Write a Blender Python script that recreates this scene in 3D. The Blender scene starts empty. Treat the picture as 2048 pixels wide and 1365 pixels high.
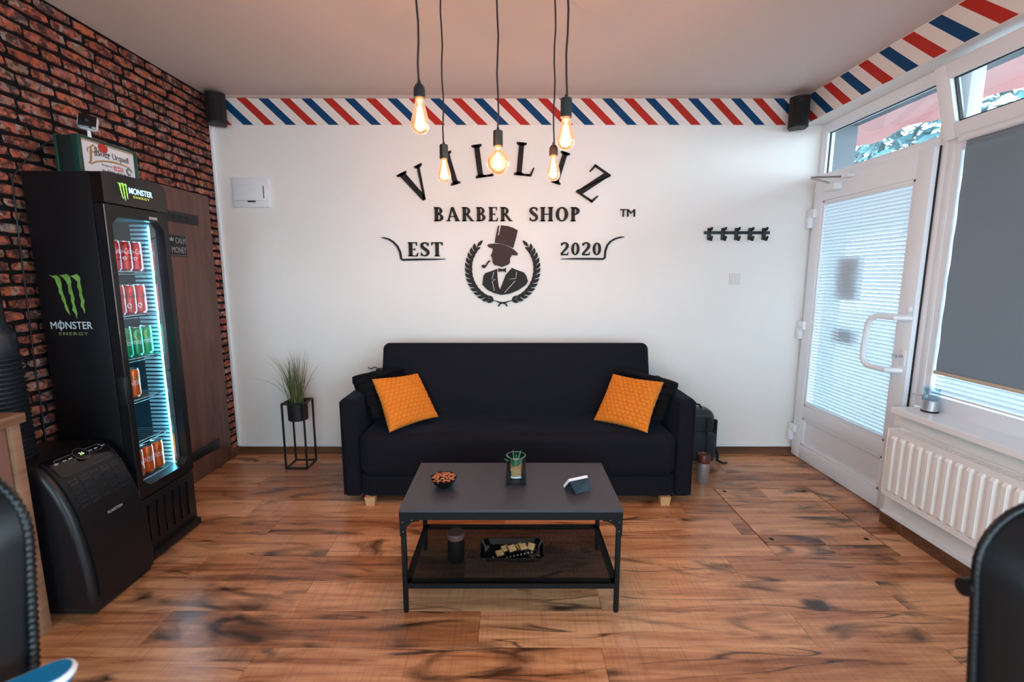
import bpy, bmesh, math, random
from mathutils import Vector, Matrix
R = math.radians
random.seed(7)
SC = bpy.context.scene
COL = SC.collection

# ------------------------------------------------------------------ camera, world, exposure
CAM = Vector((0, -3.413, 1.388)); PITCH = .1438; FPX = 16/36*2048
cd = bpy.data.cameras.new('camera'); cam = bpy.data.objects.new('camera', cd); COL.objects.link(cam)
cd.lens = 16; cd.sensor_width = 36; cd.clip_start = .02
cam.location = CAM; cam.rotation_euler = (math.pi/2-PITCH, 0, 0)
cd.dof.use_dof = True; cd.dof.focus_distance = 2.7; cd.dof.aperture_fstop = 2.2
SC.camera = cam
wd = bpy.data.worlds.new('overcast_sky'); SC.world = wd; wd.use_nodes = True
bg = wd.node_tree.nodes['Background']
bg.inputs[0].default_value = (.72, .905, 1.0, 1); bg.inputs[1].default_value = 10.6
SC.view_settings.view_transform = 'Standard'; SC.view_settings.look = 'None'
SC.view_settings.exposure = 0.0; SC.view_settings.gamma = 1.0
SC.view_settings.use_curve_mapping = False
LAMP_W = 9.0
def portal(x, yc, zc, wy, wz, rot=None):                 # guides sky light through a window opening
    l = bpy.data.lights.new('window_portal', 'AREA'); l.shape = 'RECTANGLE'; l.size = wz; l.size_y = wy
    l.cycles.is_portal = True
    o = bpy.data.objects.new('window_portal', l); COL.objects.link(o)
    o.location = (x, yc, zc); o.rotation_euler = rot or (0, R(90), 0)
    if rot and rot[0]: l.size, l.size_y = wy, wz
H = 2.636; XL = -2.145; XR = 2.07; YF = -6.0
portal(2.46, -.52, 1.25, .98, 2.4); portal(2.46, -1.85, 1.55, 1.7, 1.75); portal(2.46, -4.35, 1.55, 2.5, 1.8)
portal(XL-.16, -4.75, 1.6, 1.7, 1.6, (0, R(-90), 0))
portal(.15, -6.21, 1.45, 3.5, 1.9, (R(-90), 0, R(0)))

# ------------------------------------------------------------------ helpers
def ray(u, v):
    x = (u-1024)/FPX; y = -(v-682.5)/FPX
    return Vector((x, math.cos(PITCH)+y*math.sin(PITCH), -math.sin(PITCH)+y*math.cos(PITCH)))
def on(u, v, ax, val):                          # where a sight line meets a plane of the room
    d = ray(u, v); i = 'xyz'.index(ax); return CAM + d*((val-CAM[i])/d[i])
def lin(c):
    return tuple(((x/255)/12.92 if x/255 <= .04045 else ((x/255+.055)/1.055)**2.4) for x in c)

class MB:
    def __init__(s): s.v = []; s.f = []
    def add(s, vs, fs):
        n = len(s.v); s.v += [tuple(p) for p in vs]; s.f += [tuple(i+n for i in f) for f in fs]; return s
    def box(s, x0, x1, y0, y1, z0, z1):
        return s.add([(x0,y0,z0),(x1,y0,z0),(x1,y1,z0),(x0,y1,z0),(x0,y0,z1),(x1,y0,z1),(x1,y1,z1),(x0,y1,z1)],
                     [(0,3,2,1),(4,5,6,7),(0,1,5,4),(1,2,6,5),(2,3,7,6),(3,0,4,7)])
    def rbox(s, x0, x1, y0, y1, z0, z1, r=.005, seg=2):
        bm = bmesh.new(); bmesh.ops.create_cube(bm, size=1)
        for p in bm.verts: p.co = ((x0+x1)/2+p.co.x*(x1-x0), (y0+y1)/2+p.co.y*(y1-y0), (z0+z1)/2+p.co.z*(z1-z0))
        bmesh.ops.bevel(bm, geom=bm.edges[:], offset=r, segments=seg, profile=.5, affect='EDGES')
        return s.bm(bm)
    def bm(s, bm):
        bm.verts.ensure_lookup_table(); bm.verts.index_update()
        s.add([p.co[:] for p in bm.verts], [[q.index for q in f.verts] for f in bm.faces]); bm.free(); return s
    def prism(s, pts, axis, a, b):
        def P(p, t):
            return {'x': (t, p[0], p[1]), 'y': (p[0], t, p[1]), 'z': (p[0], p[1], t)}[axis]
        ar = sum(pts[i][0]*pts[(i+1) % len(pts)][1]-pts[(i+1) % len(pts)][0]*pts[i][1] for i in range(len(pts)))
        if ar < 0: pts = pts[::-1]
        n = len(pts); lo, hi = min(a, b), max(a, b)
        fl = axis == 'y'
        fs = [tuple(range(n))[::-1], tuple(range(n, 2*n))]+[(i, (i+1) % n, n+(i+1) % n, n+i) for i in range(n)]
        if fl: fs = [f[::-1] for f in fs]
        return s.add([P(p, lo) for p in pts]+[P(p, hi) for p in pts], fs)
    def cyl(s, p0, p1, r0, r1=None, n=16, caps=True):
        return s.tube([p0, p1], [r0, r0 if r1 is None else r1], n, caps)
    def tube(s, pts, r, n=10, caps=True):
        pts = [Vector(p) for p in pts]; m = len(pts)
        if not isinstance(r, (list, tuple)): r = [r]*m
        t0 = (pts[1]-pts[0]).normalized(); ref = Vector((0, 0, 1)) if abs(t0.z) < .9 else Vector((1, 0, 0))
        nx = t0.cross(ref).normalized(); vs = []
        for i in range(m):
            t = (pts[min(i+1, m-1)]-pts[max(i-1, 0)]).normalized()
            nx = (nx-t*nx.dot(t)).normalized(); ny = t.cross(nx)
            vs += [pts[i]+(nx*math.cos(2*math.pi*k/n)+ny*math.sin(2*math.pi*k/n))*r[i] for k in range(n)]
        fs = [(i*n+k, i*n+(k+1) % n, (i+1)*n+(k+1) % n, (i+1)*n+k) for i in range(m-1) for k in range(n)]
        if caps: fs += [tuple(range(n))[::-1], tuple(range((m-1)*n, m*n))]
        return s.add(vs, fs)
    def lathe(s, prof, c=(0, 0, 0), n=24, close=False):
        m = len(prof); vs = []
        for r, z in prof:
            vs += [(c[0]+r*math.cos(2*math.pi*k/n), c[1]+r*math.sin(2*math.pi*k/n), c[2]+z) for k in range(n)]
        rg = m if close else m-1
        fs = [(i*n+k, i*n+(k+1) % n, ((i+1) % m)*n+(k+1) % n, ((i+1) % m)*n+k) for i in range(rg) for k in range(n)]
        if not close: fs += [tuple(range(n))[::-1], tuple(range((m-1)*n, m*n))]
        return s.add(vs, fs)
    def xf(s, M, start=0):
        s.v[start:] = [tuple(M @ Vector(p)) for p in s.v[start:]]; return s
    def mesh(s, name, off=(0, 0, 0)):
        me = bpy.data.meshes.new(name)
        me.from_pydata([(p[0]-off[0], p[1]-off[1], p[2]-off[2]) for p in s.v], [], s.f); me.update(); return me
WL = {}
def link(name, me, mat=None, parent=None, smooth=35):
    o = bpy.data.objects.new(name, me); COL.objects.link(o)
    if parent: o.parent = parent
    if mat and not me.materials: me.materials.append(MT[mat] if isinstance(mat, str) else mat)
    if smooth:
        me.shade_smooth()
        me.set_sharp_from_angle(angle=R(smooth))
    WL[o] = WL.get(parent, Vector((0, 0, 0)))
    return o
def part(name, mb, mat, parent, smooth=35, label=None):
    o = link(name, mb.mesh(name, WL.get(parent, (0, 0, 0))), mat, parent, smooth)
    if label: o['label'] = label
    return o
def tag(o, label, cat, group=None, kind=None):
    if label: o['label'] = label
    if cat: o['category'] = cat
    if group: o['group'] = group
    if kind: o['kind'] = kind
    return o
def thing(name, label, cat, loc=(0, 0, 0), group=None):
    o = bpy.data.objects.new(name, None); COL.objects.link(o); o.location = loc; o.empty_display_size = .05
    WL[o] = Vector(loc); return tag(o, label, cat, group)
def single(name, mb, mat, label, cat, group=None, smooth=35, loc=(0, 0, 0)):
    o = link(name, mb.mesh(name, loc), mat, None, smooth); o.location = loc; WL[o] = Vector(loc)
    return tag(o, label, cat, group)
def struct(name, mb, mat, label, smooth=None):
    o = link(name, mb.mesh(name), mat, None, smooth); o['kind'] = 'structure'; o['label'] = label; o['category'] = name.split('_')[0]
    return o
def textmesh(body, size=1., ext=.05, shear=0, off=0, space=1.):
    c = bpy.data.curves.new('lettering', 'FONT'); c.body = body; c.size = size; c.extrude = ext; c.shear = shear; c.offset = off
    c.space_character = space; c.resolution_u = 3
    o = bpy.data.objects.new('lettering', c); COL.objects.link(o)
    dg = bpy.context.evaluated_depsgraph_get(); me = bpy.data.meshes.new_from_object(o.evaluated_get(dg))
    mb = MB(); mb.add([p.co[:] for p in me.vertices], [tuple(f.vertices) for f in me.polygons])
    bpy.data.objects.remove(o); bpy.data.curves.remove(c); bpy.data.meshes.remove(me)
    return mb
def fittext(body, w, h, ext=.001, **k):       # text scaled to a box 0..w, 0..h, facing +z
    mb = textmesh(body, 1., .5, **k)
    xs = [p[0] for p in mb.v]; ys = [p[1] for p in mb.v]; x0, x1, y0, y1 = min(xs), max(xs), min(ys), max(ys)
    mb.v = [((p[0]-x0)/(x1-x0)*w, (p[1]-y0)/(y1-y0)*h, p[2]*2*ext) for p in mb.v]
    return mb
def frame(o, ex, ey):                          # matrix with origin o and axes ex, ey
    ex = Vector(ex).normalized(); ey = Vector(ey).normalized(); ez = ex.cross(ey)
    M = Matrix((ex, ey, ez)).transposed().to_4x4(); M.translation = Vector(o); return M

# ------------------------------------------------------------------ materials
MT = {}
def nt(name):
    m = bpy.data.materials.new(name); m.use_nodes = True; t = m.node_tree; MT[name] = m
    return m, t, t.nodes['Principled BSDF']
def N(t, typ, **k):
    n = t.nodes.new(typ)
    for a, b in k.items():
        if a[0] == '_': n.inputs[a[1:].replace('_', ' ')].default_value = b
        else: setattr(n, a, b)
    return n
def pm(name, col, rough=.5, metal=0., spec=.5, bump=0, bscale=200, coat=0, sheen=0, emit=None, es=0, var=0, vscale=6):
    m, t, b = nt(name)
    c = (*lin(col), 1)
    b.inputs['Base Color'].default_value = c; b.inputs['Roughness'].default_value = rough
    b.inputs['Metallic'].default_value = metal; b.inputs['Specular IOR Level'].default_value = spec
    b.inputs['Coat Weight'].default_value = coat; b.inputs['Sheen Weight'].default_value = sheen
    if emit: b.inputs['Emission Color'].default_value = (*lin(emit), 1); b.inputs['Emission Strength'].default_value = es
    tc = N(t, 'ShaderNodeTexCoord')
    nz = N(t, 'ShaderNodeTexNoise', _Scale=bscale if bump else vscale, _Detail=3.)
    t.links.new(tc.outputs['Object'], nz.inputs['Vector'])
    if bump:
        bp = N(t, 'ShaderNodeBump', _Strength=bump, _Distance=.002)
        t.links.new(nz.outputs['Fac'], bp.inputs['Height']); t.links.new(bp.outputs[0], b.inputs['Normal'])
    if var:
        n2 = N(t, 'ShaderNodeTexNoise', _Scale=vscale, _Detail=4.); t.links.new(tc.outputs['Object'], n2.inputs['Vector'])
        rp = N(t, 'ShaderNodeValToRGB'); e = rp.color_ramp.elements
        e[0].position = .3; e[1].position = .7
        e[0].color = tuple(x*(1-var) for x in c[:3])+(1,); e[1].color = tuple(min(1, x*(1+var)) for x in c[:3])+(1,)
        t.links.new(n2.outputs['Fac'], rp.inputs[0]); t.links.new(rp.outputs[0], b.inputs['Base Color'])
    return m
pm('plaster', (236, 234, 231), .85, spec=.2, bump=.12, bscale=350, var=.015, vscale=2)
pm('ceiling_paint', (212, 203, 200), .9, spec=.1, bump=.1, bscale=300)
pm('white_pvc', (234, 240, 246), .35, spec=.5)
pm('white_enamel', (244, 243, 240), .35)
pm('white_plastic', (228, 232, 236), .4)
pm('sill_white', (240, 242, 244), .3)
pm('reveal', (190, 192, 196), .9)
pm('mortar', (26, 25, 27), .95, spec=.1, bump=.6, bscale=150)
pm('black_metal', (26, 28, 31), .42, spec=.5, bump=.05, bscale=600)
pm('table_metal', (12, 15, 18), .55, spec=.22)
pm('table_top', (60, 63, 72), .38, spec=.45, bump=.04, bscale=500)
pm('black_plastic', (19, 19, 23), .42, spec=.35)
pm('fridge_side', (17, 17, 21), .45, spec=.3)
pm('gloss_black', (14, 14, 17), .16, spec=.5)
pm('black_rubber', (20, 20, 23), .55)
pm('hose_plastic', (30, 34, 40), .25)
pm('sign_black', (24, 19, 20), .55, spec=.25)
pm('hat_brown', (52, 32, 30), .55, spec=.25)
pm('white_line', (225, 220, 218), .6)
pm('leg_wood', (205, 160, 112), .55, var=.12, vscale=30)
pm('vinyl', (13, 15, 19), .42, spec=.4, bump=.12, bscale=180)
pm('vinyl_blue_reflection', (18, 108, 150), .32, spec=.5)  # black vinyl with the blue window reflection put into its colour
pm('chrome', (225, 228, 230), .12, metal=1)
pm('steel', (190, 192, 196), .28, metal=1, bump=.03)
pm('brushed', (186, 186, 188), .4, metal=.75)
pm('cap_brown', (96, 48, 36), .35)
pm('canister_black', (10, 10, 12), .6, spec=.2)
pm('lid_wood', (88, 62, 56), .6, var=.1, vscale=40)
pm('grass', (96, 104, 62), .6, var=.45, vscale=35)
pm('succulent', (34, 112, 78), .4, var=.4, vscale=60)
pm('pot', (22, 23, 26), .6)
pm('pebble', (196, 150, 104), .7, var=.35, vscale=160)
pm('almond', (176, 108, 68), .6, var=.4, vscale=60)
pm('biscuit', (196, 148, 92), .75, var=.15, vscale=90, bump=.3, bscale=300)
pm('chocolate', (62, 36, 26), .45)
pm('cream', (214, 196, 176), .7)
pm('card', (226, 228, 232), .6)
pm('smoked', (40, 56, 66), .2)
pm('backpack_cloth', (22, 36, 44), .75, bump=.3, bscale=500, sheen=.2)
pm('strap_black', (14, 15, 18), .8)
pm('speaker_black', (18, 19, 21), .6)
pm('grille_cloth', (12, 12, 14), .85, bump=.5, bscale=900)
pm('green_box', (10, 62, 52), .35)
pm('dark_green', (12, 30, 28), .5)
pm('lens_black', (10, 10, 12), .08)
pm('gold', (158, 116, 62), .5); pm('wax_red', (176, 42, 28), .5); pm('ink', (62, 56, 58), .6); pm('label_red', (178, 40, 40), .5); pm('ink_green', (70, 110, 100), .6)
pm('sign_face', (206, 210, 216), .5, emit=(200, 206, 214), es=.06)
pm('claw_green', (112, 152, 70), .5, var=.25, vscale=25); pm('logo_white', (196, 206, 212), .5); pm('logo_olive', (120, 132, 92), .5)
pm('claw_lit', (150, 205, 96), .5, emit=(150, 205, 96), es=.8); pm('logo_lit', (190, 225, 240), .5, emit=(170, 220, 245), es=1.2); pm('olive_lit', (190, 200, 90), .5, emit=(190, 200, 90), es=.7)
pm('print_silver', (150, 152, 156), .5)
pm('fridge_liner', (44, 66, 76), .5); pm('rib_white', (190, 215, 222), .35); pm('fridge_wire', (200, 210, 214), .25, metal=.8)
pm('led', (255, 255, 255), .5, emit=(110, 222, 255), es=85)
pm('can_red', (190, 26, 34), .28, metal=.35); pm('can_pale_red', (206, 60, 56), .3, metal=.3); pm('can_green', (26, 136, 84), .28, metal=.35); pm('can_orange', (236, 96, 24), .28, metal=.35)
pm('can_yellow', (214, 160, 50), .3, metal=.3)
pm('can_metal', (205, 208, 212), .22, metal=1); pm('can_white', (240, 242, 244), .4); pm('leaf_yellow', (222, 190, 70), .4); pm('blue_print', (28, 60, 120), .4)
pm('lcd', (20, 26, 20), .2); pm('lcd_digit', (190, 230, 170), .5, emit=(186, 232, 160), es=1.4)
pm('ac_body', (22, 22, 26), .38, spec=.45); pm('ac_vent', (30, 38, 44), .3); pm('ac_print', (170, 176, 182), .4)
pm('switch_white', (222, 222, 220), .4)
pm('pavement', (92, 92, 94), .9); pm('reveal_shade', (118, 124, 130), .9); pm('trunk', (70, 52, 40), .9); pm('leaf', (62, 108, 116), .6, var=.4, vscale=3)
pm('facade', (200, 206, 212), .9)
pm('socket_brown', (62, 42, 38), .4)
pm('brass_dark', (24, 33, 37), .35, spec=.5)
pm('tan_bar', (196, 182, 160), .6)
pm('paper', (200, 205, 208), .8)
pm('ceiling_gasket', (200, 184, 176), .8)

def wood(name, c0, c1, c2, along='x', rough=.45, scale=1., knots=.5, rand=True, marks=False, bumpy=.15):
    m, t, b = nt(name); L = t.links.new
    geo = N(t, 'ShaderNodeNewGeometry'); oi = N(t, 'ShaderNodeObjectInfo')
    rnd = N(t, 'ShaderNodeMath', operation='MULTIPLY'); rnd.inputs[1].default_value = 37. if rand else 0.
    L(oi.outputs['Random'], rnd.inputs[0])
    off = N(t, 'ShaderNodeVectorMath', operation='ADD'); L(geo.outputs['Position'], off.inputs[0]); L(rnd.outputs[0], off.inputs[1])
    def mp(sx, sy, sz):
        q = N(t, 'ShaderNodeMapping'); s = {'x': (sx, sy, sz), 'y': (sy, sx, sz), 'z': (sy, sz, sx)}[along]
        q.inputs['Scale'].default_value = tuple(a*scale for a in s); L(off.outputs[0], q.inputs[0]); return q
    g = N(t, 'ShaderNodeTexNoise', _Scale=1., _Detail=7., _Roughness=.62, _Distortion=.6); L(mp(1.6, 22, 22).outputs[0], g.inputs['Vector'])
    f = N(t, 'ShaderNodeTexNoise', _Scale=1., _Detail=4., _Roughness=.6); L(mp(6, 160, 160).outputs[0], f.inputs['Vector'])
    bl = N(t, 'ShaderNodeTexNoise', _Scale=1., _Detail=3., _Distortion=1.2); L(mp(2.2, 6, 6).outputs[0], bl.inputs['Vector'])
    mx = N(t, 'ShaderNodeMath', operation='MULTIPLY_ADD'); L(f.outputs['Fac'], mx.inputs[0]); mx.inputs[1].default_value = .28; L(g.outputs['Fac'], mx.inputs[2])
    pb = N(t, 'ShaderNodeMath', operation='MULTIPLY_ADD'); L(oi.outputs['Random'], pb.inputs[0]); pb.inputs[1].default_value = .26 if rand else 0.; L(mx.outputs[0], pb.inputs[2])
    rp = N(t, 'ShaderNodeValToRGB'); e = rp.color_ramp.elements
    e[0].position = .38; e[1].position = .98; e[0].color = (*lin(c0), 1); e[1].color = (*lin(c2), 1)
    q = e.new(.66); q.color = (*lin(c1), 1)
    L(pb.outputs[0], rp.inputs[0])
    kr = N(t, 'ShaderNodeMapRange', clamp=True); kr.inputs[1].default_value = .55; kr.inputs[2].default_value = .72; kr.inputs[4].default_value = knots
    L(bl.outputs['Fac'], kr.inputs[0])
    mixk = N(t, 'ShaderNodeMix', data_type='RGBA'); L(kr.outputs[0], mixk.inputs[0]); L(rp.outputs[0], mixk.inputs[6]); mixk.inputs[7].default_value = (*[x*.32 for x in lin(c0)], 1)
    out = mixk.outputs[2]
    if marks:
        # cracks along the grain, and faint saw marks across it
        cn = N(t, 'ShaderNodeTexNoise', _Scale=1., _Detail=2., _Distortion=.4); L(mp(.8, 9, 9).outputs[0], cn.inputs['Vector'])
        ca = N(t, 'ShaderNodeMath', operation='SUBTRACT'); L(cn.outputs['Fac'], ca.inputs[0]); ca.inputs[1].default_value = .5
        cb = N(t, 'ShaderNodeMath', operation='ABSOLUTE'); L(ca.outputs[0], cb.inputs[0])
        cm = N(t, 'ShaderNodeMapRange', clamp=True); cm.inputs[1].default_value = .0; cm.inputs[2].default_value = .014; cm.inputs[3].default_value = .9; cm.inputs[4].default_value = 0
        L(cb.outputs[0], cm.inputs[0])
        gate = N(t, 'ShaderNodeTexNoise', _Scale=1., _Detail=1.); L(mp(1.7, 4, 4).outputs[0], gate.inputs['Vector'])
        gm = N(t, 'ShaderNodeMapRange', clamp=True); gm.inputs[1].default_value = .47; gm.inputs[2].default_value = .55; L(gate.outputs['Fac'], gm.inputs[0])
        cg = N(t, 'ShaderNodeMath', operation='MULTIPLY'); L(cm.outputs[0], cg.inputs[0]); L(gm.outputs[0], cg.inputs[1])
        m2 = N(t, 'ShaderNodeMix', data_type='RGBA'); L(cg.outputs[0], m2.inputs[0]); L(out, m2.inputs[6]); m2.inputs[7].default_value = (.012, .008, .007, 1)
        wv = N(t, 'ShaderNodeTexNoise', _Scale=1., _Detail=2.); L(mp(120, 3, 3).outputs[0], wv.inputs['Vector'])
        wm = N(t, 'ShaderNodeMapRange', clamp=True); wm.inputs[1].default_value = .5; wm.inputs[2].default_value = .75; wm.inputs[4].default_value = .38; L(wv.outputs['Fac'], wm.inputs[0])
        m3 = N(t, 'ShaderNodeMix', data_type='RGBA', blend_type='MULTIPLY'); L(wm.outputs[0], m3.inputs[0]); L(m2.outputs[2], m3.inputs[6]); m3.inputs[7].default_value = (.45, .4, .38, 1)
        out = m3.outputs[2]
    L(out, b.inputs['Base Color'])
    rr = N(t, 'ShaderNodeMapRange'); rr.inputs[3].default_value = rough-.07; rr.inputs[4].default_value = rough+.12; L(g.outputs['Fac'], rr.inputs[0]); L(rr.outputs[0], b.inputs['Roughness'])
    bp = N(t, 'ShaderNodeBump', _Strength=bumpy, _Distance=.002); L(mx.outputs[0], bp.inputs['Height']); L(bp.outputs[0], b.inputs['Normal'])
    b.inputs['Specular IOR Level'].default_value = .55
    return m
wood('plank_wood', (60, 34, 24), (178, 114, 73), (236, 176, 130), 'x', .27, knots=.92, marks=True)
wood('baseboard_wood', (60, 38, 26), (104, 68, 44), (130, 90, 62), 'x', .5, knots=.3, rand=False)
wood('door_wood', (60, 38, 34), (98, 64, 54), (128, 86, 70), 'z', .5, .8, knots=.55, rand=False)
wood('counter_wood', (92, 64, 48), (136, 100, 76), (160, 122, 96), 'y', .5, knots=.15)
wood('counter_front', (90, 60, 52), (124, 88, 76), (142, 104, 90), 'z', .5, knots=.15)
pm('dark_gap', (14, 11, 10), .9)

def brickmat():
    m, t, b = nt('brick_face'); L = t.links.new
    geo = N(t, 'ShaderNodeNewGeometry'); oi = N(t, 'ShaderNodeObjectInfo')
    a = N(t, 'ShaderNodeMath', operation='ADD'); L(oi.outputs['Random'], a.inputs[0]); L(geo.outputs['Random Per Island'], a.inputs[1])
    fr = N(t, 'ShaderNodeMath', operation='FRACT'); L(a.outputs[0], fr.inputs[0])
    rp = N(t, 'ShaderNodeValToRGB'); rp.color_ramp.interpolation = 'CONSTANT'; e = rp.color_ramp.elements
    cs = [(0, (112, 60, 48)), (.14, (150, 84, 60)), (.28, (82, 50, 48)), (.42, (128, 84, 80)), (.55, (140, 74, 54)), (.66, (78, 60, 60)), (.76, (126, 74, 62)), (.85, (132, 110, 100)), (.94, (164, 98, 66))]
    e[0].position = 0; e[0].color = (*lin(cs[0][1]), 1); e[1].position = cs[1][0]; e[1].color = (*lin(cs[1][1]), 1)
    for p, c in cs[2:]: q = e.new(p); q.color = (*lin(c), 1)
    L(fr.outputs[0], rp.inputs[0])
    def nz(sc, det, lo, hi, top):
        n = N(t, 'ShaderNodeTexNoise', _Scale=sc, _Detail=det, _Roughness=.65, _Distortion=.5); L(geo.outputs['Position'], n.inputs['Vector'])
        r = N(t, 'ShaderNodeMapRange', clamp=True); r.inputs[1].default_value = lo; r.inputs[2].default_value = hi; r.inputs[4].default_value = top
        L(n.outputs['Fac'], r.inputs[0]); return n, r
    n1, r1 = nz(21, 6, .46, .60, .85); n2, r2 = nz(24, 7, .53, .62, .85); n3, r3 = nz(34, 6, .49, .58, .88)
    def mix(fac, A, col):
        x = N(t, 'ShaderNodeMix', data_type='RGBA'); L(fac, x.inputs[0]); L(A, x.inputs[6]); x.inputs[7].default_value = (*lin(col), 1); return x.outputs[2]
    o = mix(r1.outputs[0], rp.outputs[0], (194, 98, 68)); o = mix(r2.outputs[0], o, (160, 144, 135)); o = mix(r3.outputs[0], o, (46, 34, 38))
    L(o, b.inputs['Base Color']); b.inputs['Roughness'].default_value = .8; b.inputs['Specular IOR Level'].default_value = .3
    bp = N(t, 'ShaderNodeBump', _Strength=.7, _Distance=.004); L(n3.outputs['Fac'], bp.inputs['Height']); L(bp.outputs[0], b.inputs['Normal'])
brickmat()

def stripemat(name, axis, phase, sgn, pitch, shear, z0):
    m, t, b = nt(name); L = t.links.new
    geo = N(t, 'ShaderNodeNewGeometry'); sp = N(t, 'ShaderNodeSeparateXYZ'); L(geo.outputs['Position'], sp.inputs[0])
    def ma(op, A, B):
        n = N(t, 'ShaderNodeMath', operation=op)
        for i, q in enumerate((A, B)):
            if isinstance(q, (int, float)): n.inputs[i].default_value = q
            else: L(q, n.inputs[i])
        return n.outputs[0]
    s = ma('MULTIPLY', sp.outputs[axis], sgn)
    s = ma('ADD', s, ma('MULTIPLY', ma('SUBTRACT', sp.outputs['Z'], z0), shear))
    s = ma('DIVIDE', ma('SUBTRACT', s, phase), pitch*2)
    fr = ma('FRACT', s, 0)
    red = ma('LESS_THAN', fr, .235); blue = ma('MULTIPLY', ma('GREATER_THAN', fr, .5), ma('LESS_THAN', fr, .735))
    def mix(fac, A, col):
        x = N(t, 'ShaderNodeMix', data_type='RGBA'); L(fac, x.inputs[0])
        if isinstance(A, tuple): x.inputs[6].default_value = (*lin(A), 1)
        else: L(A, x.inputs[6])
        x.inputs[7].default_value = (*lin(col), 1); return x.outputs[2]
    o = mix(red, (232, 226, 222), (182, 48, 38)); o = mix(blue, o, (14, 66, 112)); L(o, b.inputs['Base Color'])
    b.inputs['Roughness'].default_value = .6; b.inputs['Specular IOR Level'].default_value = .2
stripemat('border_back', 'X', -.242, 1, .151, 1.05, 2.443)
stripemat('border_right', 'Y', .996, -1, .154, 1.12, 2.45)

def glassmat(name, tint=(.94, .98, 1.), refl=.9, rough=.0):
    m = bpy.data.materials.new(name); m.use_nodes = True; t = m.node_tree; MT[name] = m; t.nodes.remove(t.nodes['Principled BSDF'])
    L = t.links.new; fr = N(t, 'ShaderNodeFresnel', _IOR=1.45); tr = N(t, 'ShaderNodeBsdfTransparent'); gl = N(t, 'ShaderNodeBsdfGlossy', _Roughness=rough)
    tr.inputs[0].default_value = (*tint, 1); mx = N(t, 'ShaderNodeMixShader'); mu = N(t, 'ShaderNodeMath', operation='MULTIPLY'); mu.inputs[1].default_value = refl
    L(fr.outputs[0], mu.inputs[0]); L(mu.outputs[0], mx.inputs[0]); L(tr.outputs[0], mx.inputs[1]); L(gl.outputs[0], mx.inputs[2]); L(mx.outputs[0], t.nodes['Material Output'].inputs[0])
glassmat('window_glass', refl=.15); glassmat('fridge_glass', (.93, .98, 1.), .12); glassmat('clear_glass', (.93, .97, .97)); glassmat('tank_glass', (.86, .95, .99), .35)
def bulbmat():
    glassmat('bulb_glass', (1., .86, .70), .9); t = MT['bulb_glass'].node_tree; L = t.links.new
    out = t.nodes['Material Output']; sh = out.inputs[0].links[0].from_socket
    em = N(t, 'ShaderNodeEmission', _Strength=.7); em.inputs[0].default_value = (1, .45, .18, 1)
    ad = N(t, 'ShaderNodeAddShader'); L(sh, ad.inputs[0]); L(em.outputs[0], ad.inputs[1]); L(ad.outputs[0], out.inputs[0])
    pm('filament', (255, 190, 120), .5, emit=(255, 196, 130), es=60)
    pm('bulb_stem', (240, 220, 200), .3, emit=(255, 170, 100), es=1.5)
bulbmat()
def transl(name, col, tcol, fac):
    m = bpy.data.materials.new(name); m.use_nodes = True; t = m.node_tree; MT[name] = m; t.nodes.remove(t.nodes['Principled BSDF'])
    L = t.links.new; d = N(t, 'ShaderNodeBsdfDiffuse'); d.inputs[0].default_value = (*lin(col), 1); q = N(t, 'ShaderNodeBsdfTranslucent'); q.inputs[0].default_value = (*lin(tcol), 1)
    mx = N(t, 'ShaderNodeMixShader'); mx.inputs[0].default_value = fac; L(d.outputs[0], mx.inputs[1]); L(q.outputs[0], mx.inputs[2]); L(mx.outputs[0], t.nodes['Material Output'].inputs[0])
transl('blind_slat', (214, 222, 228), (190, 214, 226), .15)
transl('awning', (250, 196, 190), (250, 186, 180), .075)
transl('roller_fabric', (128, 138, 146), (120, 140, 152), .16)
def velvet(name, col, edge, rough=.85, bump=.1):
    m, t, b = nt(name); L = t.links.new
    b.inputs['Base Color'].default_value = (*lin(col), 1); b.inputs['Roughness'].default_value = rough; b.inputs['Specular IOR Level'].default_value = .15
    b.inputs['Sheen Weight'].default_value = .35; b.inputs['Sheen Roughness'].default_value = .4; b.inputs['Sheen Tint'].default_value = (*lin(edge), 1)
    tc = N(t, 'ShaderNodeTexCoord'); n = N(t, 'ShaderNodeTexNoise', _Scale=9., _Detail=4.); L(tc.outputs['Object'], n.inputs['Vector'])
    bp = N(t, 'ShaderNodeBump', _Strength=bump, _Distance=.02); L(n.outputs['Fac'], bp.inputs['Height']); L(bp.outputs[0], b.inputs['Normal'])
velvet('sofa_velvet', (21, 22, 29), (70, 84, 110)); velvet('orange_velvet', (222, 128, 42), (255, 190, 120), .7, .05); velvet('fur', (12, 13, 16), (50, 54, 64), .8, .3)

# ------------------------------------------------------------------ the room shell
XO = 2.45
struct('wall_back', MB().box(XL-.15, XO, 0, .2, -.05, H+.1), 'plaster', 'white plastered back wall behind the sofa')
wf = MB().box(XL-.15, -1.6, YF-.2, YF, -.05, H+.1).box(1.9, XO, YF-.2, YF, -.05, H+.1).box(-1.6, 1.9, YF-.2, YF, -.05, .5).box(-1.6, 1.9, YF-.2, YF, 2.4, H+.1)
struct('wall_front', wf, 'plaster', 'white plastered wall behind the viewer')
struct('ceiling', MB().box(XL-.15, XO, YF, 0, H, H+.1), 'ceiling_paint', 'matt pinkish white ceiling above the pendant lamps')
wr = MB().box(XR, XO, YF, 0, 2.44, H)
wr.box(2.105, XO, YF, -.995, -.05, .66).box(XR, XO, -3.05, -2.75, .66, 2.44).box(XR, XO, YF, -5.6, .66, 2.44)
struct('wall_right', wr, 'plaster', 'white street wall with the glazed door and window')
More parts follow.
